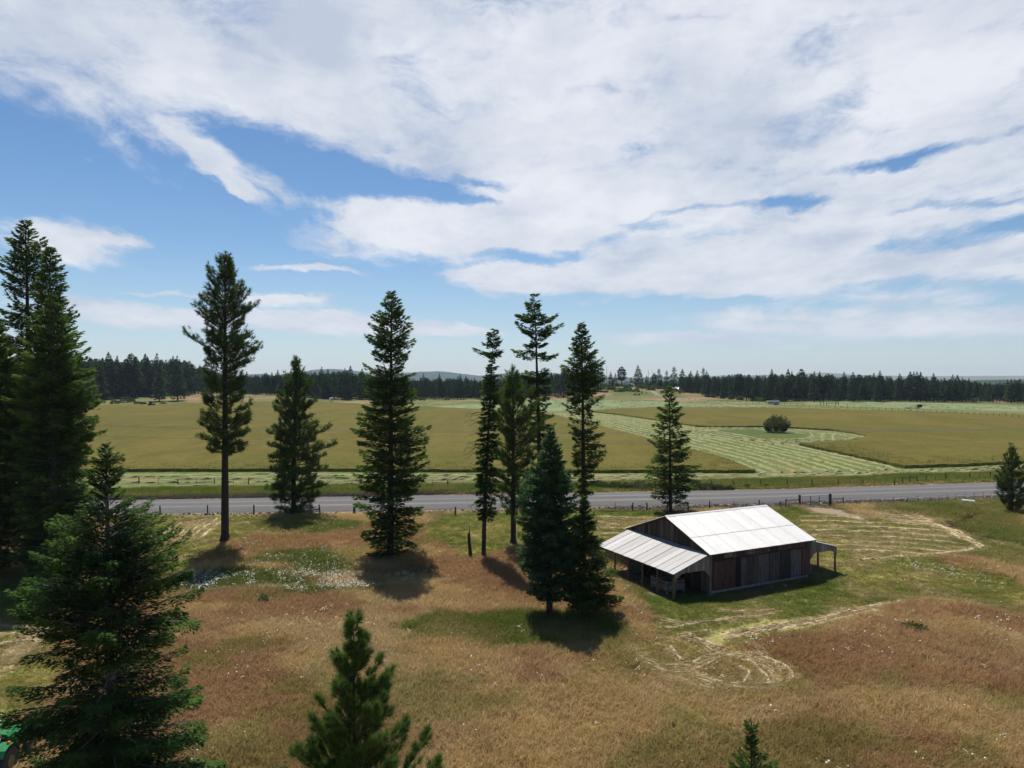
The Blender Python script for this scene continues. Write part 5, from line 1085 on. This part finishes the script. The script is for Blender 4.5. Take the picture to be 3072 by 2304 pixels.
hood = MB(); sec = [(.62,.78,1.42,.33),(1.0,.74,1.40,.33),(1.6,.70,1.30,.31),(2.05,.66,1.16,.28),(2.16,.68,1.02,.25)]; vs = []; fs = []
for (y_, zb, zt, hw) in sec: vs += [(-hw,y_,zb),(-hw,y_,zt-.12),(-hw*.75,y_,zt-.02),(-hw*.3,y_,zt),(hw*.3,y_,zt),(hw*.75,y_,zt-.02),(hw,y_,zt-.12),(hw,y_,zb)]
for i in range(len(sec)-1):
    for j in range(8): fs.append((i*8+j,i*8+(j+1)%8,(i+1)*8+(j+1)%8,(i+1)*8+j))
fs += [tuple(range(7,-1,-1)), tuple(range((len(sec)-1)*8,len(sec)*8))]; hood.add(vs, fs); hood.obj('hood', M_GREEN, tr)
MB().box(-.20,.20,-.1,2.0,.40,.72).obj('chassis', M_BLACK, tr, bevel=.02); MB().box(-.3,.3,2.165,2.20,.70,.98).obj('grille', M_BLACK, tr)
MB().box(-.52,.52,.25,.72,.56,.60).obj('footplate', M_BLACK, tr); MB().box(-.24,.24,.50,.66,.62,1.30).obj('dashboard', M_BLACK, tr, bevel=.02)
sw_ = MB(); sw_.tube([(.19*math.cos(a), .36+.12*math.sin(a), 1.33+.12*math.sin(a)) for a in np.linspace(0,6.283,17)], .016, 6, False); sw_.tube([(0,.36,1.33),(0,.55,1.2)], .02, 6); sw_.obj('steering_wheel', M_BLACK, tr)
MB().box(-.24,.24,-.32,.14,.92,1.02).obj('seat', M_YEL, tr, bevel=.03); MB().box(-.24,.24,-.40,-.32,1.02,1.42).obj('backrest', M_YEL, tr, bevel=.03)
for s in (-1, 1):
    f = MB(); prof = [(-.55,.98),(-.40,1.20),(-.1,1.30),(.28,1.26),(.52,1.06),(.60,.80)]; vs = []
    for (y_, z_) in prof: vs += [(s*.30,y_,z_),(s*.80,y_,z_),(s*.80,y_,z_-.04),(s*.30,y_,z_-.04)]
    fs = []
    for i in range(len(prof)-1):
        for j in range(4): fs.append((i*4+j,i*4+(j+1)%4,(i+1)*4+(j+1)%4,(i+1)*4+j))
    fs += [(3,2,1,0),(20,21,22,23)]; f.add(vs, fs); fo = f.obj('fender', M_GREEN, tr); MB().tube([(s*.68,-.02,1.34),(s*.68,.08,1.34)], [.06,.06], 10).obj('lamp', M_LAMP, fo)
    MB().bar((s*.40,-.45,.7),(s*.40,-.52,2.35),.06).obj('roll_bar', M_BLACK, tr)
    ld = MB(); ld.box(s*.50-.05,s*.50+.05,.66,.86,.42,1.30); ld.obj('loader_mast', M_GREEN, tr)
    ar = MB(); ar.bar((s*.50,.74,1.30),(s*.50,1.95,1.42),.09,.14); ar.bar((s*.50,1.93,1.44),(s*.50,2.72,.50),.09,.14); ar.obj('loader_arm', M_GREEN, tr)
    MB().tube([(s*.50,.80,.70),(s*.50,1.75,1.26)], .03, 8).obj('hydraulic_ram', M_BLACK, tr); MB().add([(s*.50-.07,2.62,.30),(s*.50-.07,2.84,.30),(s*.50-.07,2.84,.86),(s*.50-.07,2.6,.72),(s*.50+.07,2.62,.30),(s*.50+.07,2.84,.30),(s*.50+.07,2.84,.86),(s*.50+.07,2.6,.72)],[(3,2,1,0),(4,5,6,7),(0,1,5,4),(1,2,6,5),(2,3,7,6),(3,0,4,7)]).obj('bucket_bracket', M_GREEN, tr)
MB().bar((-.40,-.52,2.35),(.40,-.52,2.35),.06).obj('roll_bar', M_BLACK, tr)
bk = MB(); bp = [(2.85,.90),(2.85,.28),(3.0,.16),(3.50,.14)]; vs = []
for (y_, z_) in bp: vs += [(-.80,y_,z_),(.80,y_,z_),(.80,y_+.02,z_+.03),(-.80,y_+.02,z_+.03)]
fs = []
for i in range(3):
    for j in range(4): fs.append((i*4+j,i*4+(j+1)%4,(i+1)*4+(j+1)%4,(i+1)*4+j))
fs += [(3,2,1,0),(12,13,14,15)]; bk.add(vs, fs)
for s in (-1, 1): bk.add([(s*.81,2.85,.9),(s*.81,2.85,.28),(s*.81,3.0,.16),(s*.81,3.5,.14),(s*.83,2.85,.9),(s*.83,2.85,.28),(s*.83,3.0,.16),(s*.83,3.5,.14)], [(0,1,2,3),(7,6,5,4),(0,3,7,4),(0,4,5,1),(1,5,6,2),(2,6,7,3)])
bk.obj('bucket', M_BLACK, tr)
# driver: one skinned body
def skinned(name, pts, edges, rads, m, parent, root=0, sub=2):
    me = bpy.data.meshes.new(name); me.from_pydata(pts, edges, []); o = link(name, me, parent); me.materials.append(m)
    sk = o.modifiers.new('skin', 'SKIN'); 
    sv = me.skin_vertices[0].data if me.skin_vertices else None
    if sv is None:
        bm = bmesh.new(); bm.from_mesh(me); bm.verts.layers.skin.verify(); bm.to_mesh(me); bm.free(); sv = me.skin_vertices[0].data
    for v, r_ in zip(sv, rads): v.radius = (r_, r_); v.use_root = False
    sv[root].use_root = True
    ss = o.modifiers.new('sub', 'SUBSURF'); ss.levels = sub; ss.render_levels = sub
    for p_ in me.polygons: p_.use_smooth = True
    return o
M_SKIN = m_plain('skin', (.48,.26,.18), .6, var=.08, bstr=0); M_SHIRT = m_plain('shirt', (.62,.62,.62), .9, var=.1); M_JEAN = m_plain('jeans', (.05,.07,.13), .9)
c_, s_ = math.cos(TR), math.sin(TR)
pr = thing('person', 'driver on the tractor seat with one bare arm out on the steering wheel', 'person', (TX, TY, tz(TX,TY)+.0), TR)
P_ = [(0,-.12,1.10),(0,-.16,1.30),(0,-.14,1.50),(0,-.10,1.58),(0,-.07,1.68),(0,-.05,1.78),
      (.18,-.12,1.50),(.26,.02,1.30),(.20,.24,1.34),(.16,.30,1.37),(-.18,-.12,1.50),(-.26,.02,1.30),(-.20,.24,1.34),(-.16,.30,1.37),
      (.10,-.08,1.08),(.17,.30,1.08),(.18,.42,.72),(.18,.50,.66),(-.10,-.08,1.08),(-.17,.30,1.08),(-.18,.42,.72),(-.18,.50,.66)]
E_ = [(0,1),(1,2),(2,3),(3,4),(4,5),(2,6),(6,7),(7,8),(8,9),(2,10),(10,11),(11,12),(12,13),(0,14),(14,15),(15,16),(16,17),(0,18),(18,19),(19,20),(20,21)]
R_ = [.13,.14,.14,.06,.09,.085,.07,.045,.032,.028,.07,.045,.032,.028,.09,.065,.05,.04,.09,.065,.05,.04]
skinned('body', P_, E_, R_, M_SKIN, pr)
skinned('shirt', [(0,-.12,1.12),(0,-.16,1.30),(0,-.14,1.49),(.18,-.12,1.50),(.22,-.05,1.40),(-.18,-.12,1.50),(-.22,-.05,1.40)], [(0,1),(1,2),(2,3),(3,4),(2,5),(5,6)], [.15,.155,.15,.082,.06,.082,.06], M_SHIRT, pr)
skinned('trousers', [(0,-.12,1.06),(.10,-.06,1.07),(.17,.29,1.08),(.18,.40,.80),(-.10,-.06,1.07),(-.17,.29,1.08),(-.18,.40,.80)], [(0,1),(1,2),(2,3),(0,4),(4,5),(5,6)], [.15,.105,.078,.062,.105,.078,.062], M_JEAN, pr)
for s in (-1, 1):
    for k in range(4): x_ = s*(.155+.018*(k-1.5)); skinned('finger', [(s*.16,.30,1.37),(x_,.345,1.385),(x_,.375,1.365),(x_-s*.004,.372,1.34)], [(0,1),(1,2),(2,3)], [.012,.0095,.009,.008], M_SKIN, pr, sub=1)
    skinned('thumb', [(s*.155,.29,1.36),(s*.125,.32,1.36),(s*.12,.345,1.345)], [(0,1),(1,2)], [.012,.010,.009], M_SKIN, pr, sub=1)
hh_ = MB(); hh_.tube([(0,-.05,1.78),(0,-.06,1.84),(0,-.06,1.88)], [.105,.10,.05], 14); hh_.box(-.08,.08,.02,.13,1.79,1.805); hh_.obj('cap', m_plain('cap',(.03,.06,.03),.9), pr)

M_RED = m_plain('red_paint', (.30,.035,.02), .5); M_TAN = m_plain('tan_roof', (.55,.45,.25), .7); M_GLASS = mat('cab_glass', lambda g: princ(g, (.03,.045,.05), .1, 0, spec=.8)); M_WHITE = m_plain('white_paint', (.72,.73,.75), .5, var=.05); M_GALV = m_plain('galvanised_side', (.38,.42,.48), .6, .2)  # last material: plain silver-grey sheet of the trailer sides and studs
x, y = gp(455,1219); z = tz(x,y); hs = thing('hay_swather', 'red windrower with tan cab roof mowing the far left edge of the hay field', 'swather', (x,y,z), .25)
MB().box(-1.6,2.0,-1.0,1.0,.9,1.7).obj('body', M_RED, hs, bevel=.08); MB().box(-1.3,.5,-.85,.85,1.72,3.0).obj('cab', M_GLASS, hs, bevel=.05); MB().box(-1.5,.7,-1.0,1.0,3.02,3.28).obj('roof', M_TAN, hs, bevel=.06)
for a, b2, r_ in ((-1.0,-1.3,.85),(-1.0,1.3,.85),(1.7,-1.1,.5),(1.7,1.1,.5)): MB().tube([(a,b2-.22,r_),(a,b2+.22,r_)], r_, 16).obj('wheel', M_RUB, hs)
MB().box(-4.8,-2.3,-2.2,2.2,.25,.75).obj('header', m_plain('header_red',(.26,.05,.03),.6), hs, bevel=.05); MB().box(2.05,3.4,-.9,.6,.8,1.2).obj('deflector', M_WHITE, hs, bevel=.05)
x, y = gp(994,1207); z = tz(x,y); vv = thing('camper_van', 'small white camper van parked at the dark edge of the far trees', 'van', (x,y,z), .5)
MB().box(-1.05,1.05,-2.6,1.6,.45,2.75).obj('body', M_WHITE, vv, bevel=.18); MB().box(-.92,.92,-2.66,-2.55,1.45,2.25).obj('window', M_GLASS, vv); MB().box(-1.0,1.0,1.6,2.5,.45,1.5).obj('bonnet', M_WHITE, vv, bevel=.12)
for a, b2 in ((-.95,-1.7),(.95,-1.7),(-.95,1.9),(.95,1.9)): MB().tube([(a-.1,b2,.38),(a+.1,b2,.38)], .38, 14).obj('wheel', M_RUB, vv)
x, y = gp(2320,1215); z = tz(x,y); lt = thing('livestock_trailer', 'long white-roofed livestock trailer parked beyond the far pasture fence', 'trailer', (x,y,z), -.12)
MB().box(-3.4,3.4,-1.1,1.1,.55,1.65).obj('side_panel', M_GALV, lt, bevel=.04); MB().box(-3.4,3.4,-1.0,1.0,1.66,2.15).obj('shaded_slot', M_BLACK, lt); MB().box(-3.9,3.7,-1.35,1.3,2.16,2.5).obj('roof', M_WHITE, lt, bevel=.12)  # black box under the roof paints in the shade of the open slot
for k in range(7): MB().box(-3.38+k*1.12,-3.30+k*1.12,-1.12,-1.02,1.6,2.2).obj('stud', M_GALV, lt)
for a in (.9,1.9):
    for b2 in (-1.15,1.15): MB().tube([(a,b2-.12,.4),(a,b2+.12,.4)], .4, 14).obj('wheel', M_RUB, lt)
MB().bar((3.4,0,.7),(5.2,0,.6),.12).obj('hitch', M_BLACK, lt)
x, y = gp(2745,1226); z = tz(x,y); ft = thing('flat_wagon', 'low flat wagon with a dark box standing in the far pasture at the right', 'wagon', (x,y,z), -.05)
MB().box(-5.5,2.4,-1.1,1.1,.55,.75).obj('deck', m_plain('grey_deck',(.22,.19,.16),.9), ft); MB().box(1.4,3.3,-1.0,1.0,.77,2.3).obj('box', M_BLACK, ft, bevel=.05); MB().bar((3.3,0,1.9),(6.4,0,2.0),.12).obj('boom', M_BLACK, ft)
for a in (-3.5,1.2):
    for b2 in (-1.2,1.2): MB().tube([(a,b2-.1,.35),(a,b2+.1,.35)], .35, 12).obj('wheel', M_RUB, ft)
x, y = gp(1911,1197.5); z = tz(x,y); hw = thing('hay_wagon', 'rusty red flat hay wagon by the foot of the knoll track', 'wagon', (x,y,z), .05)
MB().box(-2.4,2.4,-1.2,1.2,.8,1.15).obj('deck', m_plain('rust',(.20,.06,.04),.9), hw)
for a in (-1.7,1.7):
    for b2 in (-1.1,1.1): MB().tube([(a,b2-.12,.45),(a,b2+.12,.45)], .45, 12).obj('wheel', M_RUB, hw)
t = thing('corral_fence', 'dark stub posts of an old corral beside the rusty hay wagon', 'fence', (0,0,0)); b_ = gp(1908,1197); t.location = (b_[0], b_[1], 0)
for px, py in ((1909,1193),(1916,1192.5),(1924,1195.5),(1927,1195.5),(1940,1196)): post_at(t, px, py+1, b_, 2.3, .22, (0,0))
for (hx, hy, L, Wd, h_, rz, lab, nm) in ((116,672,11,8,3.0,.15,'farmhouse with pale metal roof among trees on the knoll','farmhouse'),(152,668,8,6,2.6,-.2,'small grey outbuilding half hidden by trees on the knoll','outbuilding'),(106,664,4.5,5,2.6,.1,'narrow white shed left of the farmhouse on the knoll','shed')):
    hz_ = tz(hx,hy); t = thing(nm, lab, 'building', (hx,hy,hz_-.1), rz)
    MB().box(-L/2,L/2,-Wd/2,Wd/2,0,h_).obj('wall', m_plain('house_wall_'+nm, (.62,.62,.60) if nm != 'outbuilding' else (.3,.3,.3), .8), t)
    r_ = MB(); r_.add([(-L/2-.4,-Wd/2-.5,h_-.02),(L/2+.4,-Wd/2-.5,h_-.02),(L/2+.4,0,h_+2.1),(-L/2-.4,0,h_+2.1),(-L/2-.4,Wd/2+.5,h_-.02),(L/2+.4,Wd/2+.5,h_-.02)], [(0,1,2,3),(3,2,5,4),(0,3,4),(1,5,2),(0,4,5,1)]); r_.obj('roof', M_ROOF, t)
    for q in (-L/4, L/4): MB().box(q-.5,q+.5,-Wd/2-.03,-Wd/2+.01,1.0,2.1).obj('window', M_GLASS, t)

# ------------------------------------------------------------ far trees
def far_tree_data(seed, kind, H=20., n=420):
    r = np.random.RandomState(seed)
    if kind == 'fir': prof = [(.99,.008),(.93,.022),(.85,.045),(.7,.085),(.45,.13),(.2,.155),(.06,.14)]; size = 1.0
    elif kind == 'pine': prof = [(.99,.02),(.93,.06),(.8,.105),(.6,.125),(.45,.12),(.33,.06)]; size = 1.05
    else: prof = [(.99,.01),(.93,.045),(.89,.02),(.82,.06),(.76,.03),(.68,.08),(.55,.09),(.4,.07),(.3,.10),(.15,.09)]; size = .8
    f0 = np.array([p[0] for p in prof])[::-1]; R0 = np.array([p[1] for p in prof])[::-1]*H
    lv = np.sort(r.uniform(f0[0],.99,26)); f = lv[r.randint(0,26,n)]+r.normal(0,.006,n); f = np.where(r.uniform(size=n) < .45, r.uniform(f0[0],1.0,n), f); a = r.uniform(0,6.283,n)
    lob = 1+.28*np.sin(a*3+lv.sum()+f*37)+.18*np.sin(a*5-f*61); R = np.interp(f,f0,R0)*r.uniform(.25,1.,n)**.45*lob
    P = np.stack([np.cos(a)*R,np.sin(a)*R,f*H],1); D = np.stack([np.cos(a),np.sin(a),r.normal(-.25,.3,n)],1); D /= np.linalg.norm(D,axis=1,keepdims=True)
    Sd = np.cross(D,np.stack([r.normal(0,.5,n),r.normal(0,.5,n),np.ones(n)],1)); Sd /= np.linalg.norm(Sd,axis=1,keepdims=True); s = size*r.uniform(.5,1.3,n)*(.30+.70*np.minimum(1,R/1.6)); b = s*.36
    V = np.stack([P-D*s[:,None]*.6,P+Sd*b[:,None],P+D*s[:,None]*.6,P-Sd*b[:,None]],1).reshape(-1,3); I = np.arange(n)*4
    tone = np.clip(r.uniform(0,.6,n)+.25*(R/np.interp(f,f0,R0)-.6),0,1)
    return V, np.vstack([np.stack([I,I+1,I+2],1),np.stack([I,I+2,I+3],1)]), np.repeat(tone,4)
KINDS = []
for i, kd in enumerate(['fir','fir','fir','pine','pine','snaggy','fir','pine']):
    V, Fc, T_ = far_tree_data(100+i, kd, 20., 1500)
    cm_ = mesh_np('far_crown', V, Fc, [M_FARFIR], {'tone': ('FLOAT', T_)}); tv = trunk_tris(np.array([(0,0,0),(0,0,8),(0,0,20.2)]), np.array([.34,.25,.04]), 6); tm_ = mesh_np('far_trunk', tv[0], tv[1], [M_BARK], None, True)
    KINDS.append((kd, cm_, tm_))
nfar = [0]
def far_tree(x, y, H, kd, label, group, rnd, wide=1.):
    c = rnd.choice([k for k in KINDS if k[0] == kd]); nm = {'fir':'fir_tree','pine':'pine_tree','snaggy':'fir_tree'}[kd]
    t = thing(nm, label, 'tree', (x,y,tz(x,y)-.2), rnd.uniform(0,6.28), group); s = H/20.; wide *= 1.15; t.scale = (s*wide, s*wide, s)
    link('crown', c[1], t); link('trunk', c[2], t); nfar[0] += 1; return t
rf = random.Random(21)
# front rank, following the edge of the fields: (px, base py, top py)
def edge_interp(pts, px): return np.interp(px, [p[0] for p in pts], [p[1] for p in pts])
base_pts = [(150,1212),(250,1210),(560,1196),(620,1190),(900,1203),(1150,1203),(1300,1199),(1600,1198),(1800,1195),(2100,1197),(2250,1203),(2400,1206),(2700,1206),(3072,1211),(3300,1214)]
top_pts = [(150,1062),(300,1066),(420,1072),(540,1068),(600,1085),(700,1120),(800,1118),(900,1110),(1050,1105),(1150,1128),(1300,1126),(1450,1130),(1600,1120),(1700,1112),(1800,1098),(1860,1132),(2000,1125),(2100,1118),(2400,1114),(2600,1118),(2750,1122),(2900,1133),(3000,1145),(3072,1140),(3300,1140)]
SEG = [(-200,640,'in the wood behind the swather on the left','of the left wood'),(640,1250,'in the treeline behind the standing left hay field','behind the left hay field'),(1250,1760,'in the treeline behind the mown middle of the fields','behind the middle fields'),(2120,2640,'in the right treeline behind the white livestock trailer','behind the livestock trailer'),(2640,3400,'in the far right treeline beyond the pasture','beyond the right pasture')]
for (p0, p1, lab, grp) in SEG:
    px = p0
    while px < p1:
        by = edge_interp(base_pts, px)+rf.uniform(-2.5,1.); D = F*EYE/(by-HY); D += rf.uniform(0,30); tp = edge_interp(top_pts, px)
        x = (px-CX)/F*D; zb = tz(x,D); H = EYE-(tp-HY)/F*D-zb; H *= rf.choice([.6,.72,.8,.88,.95,1.02,1.1,.84]); kd = rf.choices(['fir','pine','snaggy'],[7,2.2 if p0 < 640 or p0 > 2100 else 1.2,.6])[0]
        H = max(H,8); sz = 'short' if H < 17 else ('tall' if H > 23 else 'middling'); kw = {'fir':'pointed fir','pine':'round-crowned pine','snaggy':'gaunt thin-topped fir'}[kd]
        far_tree(x, D, H, kd, sz+' '+kw+' '+lab, sz+' '+kw+'s '+grp, rf, rf.uniform(.8,1.15)); px += rf.uniform(5.5,12.5)
print('far', nfar[0])
# singles on and around the knoll: (px, base py, top py, kind, width, label)
KN = [(1880-78,1181,1085,'fir',1.0,'dark pointed fir at the left foot of the knoll'),(1832,1165,1114,'fir',1.0,'small fir left of the round-topped pine on the knoll'),(1846,1160,1118,'fir',.9,'little fir next to the round-topped pine on the knoll'),(1865,1150,1099,'pine',1.35,'round-topped pine standing left of the farmhouse'),(1914,1148,1094,'fir',1.25,'broad fir standing right of the farmhouse roof'),(1893,1152,1130,'fir',1.,'tiny fir in front of the farmhouse'),(1838,1166,1134,'fir',.9,'bushy little fir on the near slope of the knoll'),
      (1963,1191,1118,'pine',.9,'thin-trunked pine in front of the knoll bushes'),(1977,1189,1104,'snaggy',1.4,'gaunt tall fir with open crown right of the farmhouse'),(2000,1172,1110,'snaggy',1.2,'gaunt fir second from the farmhouse'),(2022,1172,1098,'snaggy',1.3,'dense-topped tall fir where the right treeline begins'),(1940,1160,1125,'fir',1.1,'dark fir below the bare snags on the knoll'),(1955,1160,1128,'fir',1.1,'fir behind the thin-trunked pine on the knoll'),
      (2047,1180,1106,'fir',1.2,'tall fir at the left end of the right treeline'),(2072,1182,1112,'fir',1.2,'second fir at the left end of the right treeline'),(2092,1186,1110,'fir',1.1,'third fir at the left end of the right treeline'),(2110,1190,1102,'snaggy',1.2,'spiky fir near the left end of the right treeline'),(2062,1190,1150,'fir',1.1,'low bushy fir before the right treeline'),(2131,1192,1172,'fir',1.5,'short squat fir before the right treeline'),(2154,1196,1140,'pine',1.1,'small pine with visible trunk before the right treeline'),(2178,1193,1150,'fir',1.2,'small fir on a slope before the right treeline'),
      (478,1208,1092,'fir',.9,'single fir with clear trunk right of the swather'),(533,1207,1085,'fir',1.05,'single larger fir standing in the grass right of the swather'),(265,1218,1078,'fir',.9,'fir rising from the brush at the left end of the hay field')]
for (px, by, tp, kd, wd, lab) in KN:
    if 1795 < px < 2035 and by < 1185:
        D = 600+ (1181-by)*2.2; x = (px-CX)/F*D; zb = tz(x,D)
    else: D = F*EYE/(by-HY); x = (px-CX)/F*D; zb = tz(x,D)
    H = EYE-(tp-HY)/F*D-zb; far_tree(x, D, H, kd, lab, None, rf, wd)
for px, D, H in ((1820,640,20),(1945,640,17),(1956,650,17)):
    x = (px-CX)/F*D; m = MB(); m.tube([(0,0,0),(.2,0,H*.5),(0,0,H)], [.28,.2,.05], 6); 
    for k in range(6): a = rf.uniform(0,6.28); z_ = H*rf.uniform(.4,.95); m.tube([(0,0,z_),(math.cos(a)*1.4,math.sin(a)*1.4,z_+.2)], [.08,.03], 4)
    o = m.obj('dead_tree', M_DEAD, None, loc=(x,D,tz(x,D))); tag(o, {1820:'bare dead snag left of the round-topped pine on the knoll',1945:'bare grey snag rising right of the farmhouse',1956:'second thinner bare snag right of the farmhouse'}[px], 'dead tree')
# bushes along the forest foot
BU = [(330,1206,2.6,2.0),(300,1211,3.4,2.6),(345,1212,3.2,2.4),(372,1210,3.4,2.6),(395,1209,2.6,2.4),(410,1200,4.2,4.2),(425,1198,3.6,4.6),(415,1212,3.0,1.2),(430,1213,2.2,1.1),(490,1214,2.4,1.4),(505,1200,3.4,2.0),(525,1198,3.0,1.6),(560,1199,2.6,1.4),(255,1214,3.,2.6)]
for i, (px, py, rx_, rz_) in enumerate(BU):
    x, y = gp(px,py); shrub('field_edge_bush', 'green-grey bush in the brushy border behind the far left corner of the hay field', 'bush', x, y, rx_, rz_, M_GREENBUSH if i % 3 else M_SAGE, 200+i, 260, .75, 'bushes bordering the left wood', False)
for i in range(34):
    px = rf.uniform(1810,2060); D = rf.uniform(585,655); x = (px-CX)/F*D; shrub('knoll_bush', 'light green bush among the scrub on top of the knoll', 'bush', x, D, rf.uniform(2,4.2), rf.uniform(1.6,3.6), M_GREENBUSH, 300+i, 170, .95, 'scrub bushes on the knoll', False)
for i in range(26):
    px = rf.uniform(2090,2360) if i < 14 else rf.uniform(950,1700); py = edge_interp(base_pts, px)+rf.uniform(-1.5,2); x, y = gp(px,py); shrub('treeline_bush', 'light green bush at the foot of the far treeline', 'bush', x, y, rf.uniform(1.5,3.2), rf.uniform(1.4,4.), M_GREENBUSH, 400+i, 150, .9, 'bushes at the foot of the treeline', False)
# the wood behind the front rank
pts = []; var = []; sc_ = []
src = []
for kd, cm_, tm_ in (KINDS[0], KINDS[2], KINDS[4], KINDS[5]): src.append(hidden('forest_tree', cm_))
r = np.random.RandomState(77)
for px in np.arange(-300, 3450, 3.2):
    for q in range(2):
        if 1790 < px < 1850: continue
        knoll = 1850 <= px < 2040
        by = edge_interp(base_pts, px); D0 = F*EYE/(by-HY); D = D0+r.uniform(30,170) + (170 if knoll else 0); x = (px-CX)/F*D; tp = edge_interp(top_pts, px)+4
        zb = tz(x,D); H = (EYE-(tp-HY)/F*D-zb)*r.choice([.62,.7,.76,.82,.88,.95])
        if knoll: H = min(H*.8, 17)
        pts.append((x,D,zb)); sc_.append(max(H,8)/20.)
pts = np.array(pts); sc_ = np.array(sc_); n = len(pts)
scatter('forest', pts, {'scl': ('FLOAT_VECTOR', np.stack([sc_*1.15,sc_*1.15,sc_],1)), 'rot': ('FLOAT_VECTOR', np.stack([np.zeros(n),np.zeros(n),r.uniform(0,6.28,n)],1)), 'var': ('FLOAT', r.randint(0,4,n).astype(float))}, src, 'dark mass of conifer forest behind the first rank of trees', 'forest')
print('forest', n)
# wooded ridges further off
def ridge(name, D, pts, depth, zb, colr, bumps=0., step=12., sd_=1):
    """pts (px, py) of the crest"""
    pxs = [p[0] for p in pts]; xs_ = np.arange((pxs[0]-CX)/F*D, (pxs[-1]-CX)/F*D, step); py = np.interp(xs_/D*F+CX, pxs, [p[1] for p in pts]); H = EYE-(py-HY)/F*D
    H = H + (fbm(xs_, xs_*0, step*9, sd_)-.5)*bumps*2 + (vn(xs_/step/1.3, xs_*0, sd_+3)-.5)*bumps; K = 7; V = []
    for j in range(K):
        u = j/(K-1); prof = math.sin(math.pi*u)**.8 if 0 < u < 1 else 0; V.append(np.stack([xs_, np.full(len(xs_), D-depth+2*depth*u)+ (fbm(xs_, xs_*0+j*9, 300, sd_)-.5)*depth*.3, zb+(H-zb)*prof*(1 if j == K//2 else .97+.06*vn(xs_/60, xs_*0+j, sd_))],1))
    n = len(xs_); I = np.arange(K*n).reshape(K,n)
    m = mat('hill_'+name, lambda g: princ(g, g.mix(g.maprange(g.noise(wpos(g),.012,6,.7),.35,.65), colr, [v*1.7 for v in colr]), .95, spec=.05))
    return struct(link(name, mesh_np(name, np.concatenate(V), np.stack([I[:-1,:-1],I[:-1,1:],I[1:,1:],I[1:,:-1]],-1).reshape(-1,4), [m], None, False)))
ridge('wooded_ridge', 2300, [(2350,1168),(2500,1158),(2600,1156),(2750,1154),(2850,1150),(2920,1146),(2960,1140),(3000,1139),(3072,1140),(3300,1136),(3700,1150)], 160, -1, (.018,.032,.016), 4., 9., 5)
ridge('blue_hills', 6500, [(-400,1140),(0,1136),(400,1132),(700,1128),(780,1121),(830,1128),(900,1118),(960,1108),(1010,1107),(1060,1112),(1110,1118),(1180,1122),(1260,1115),(1330,1114),(1400,1122),(1440,1126),(1520,1120),(1640,1118),(1720,1124),(1850,1132),(2000,1130),(2200,1131)], 700, -2, (.022,.035,.022), 5., 40., 6)
ridge('far_plateau', 8500, [(2000,1131),(2200,1126),(2380,1124),(2440,1118),(2480,1117),(2540,1123),(2650,1127),(2800,1128),(2900,1128),(3072,1127),(3400,1129),(3900,1135)], 600, -2, (.10,.085,.06), 3., 60., 7)
# air
hz = MB().box(-7800,7800,-600,9600,-40,178)
def _haze(g): return None
hm = bpy.data.materials.new('haze'); hm.use_nodes = True; g = NT(hm.node_tree); g.n.clear(); o_ = g.node('ShaderNodeOutputMaterial'); v = g.node('ShaderNodeVolumePrincipled')
v.inputs['Color'].default_value = (.62,.78,1,1); v.inputs['Density'].default_value = HAZE; v.inputs['Anisotropy'].default_value = .1; g.l.new(v.outputs[0], o_.inputs['Volume'])
ho = hz.obj('haze', hm, None); tag(ho, 'thin bluish summer air between the camera and the far hills', 'haze', kind='stuff')
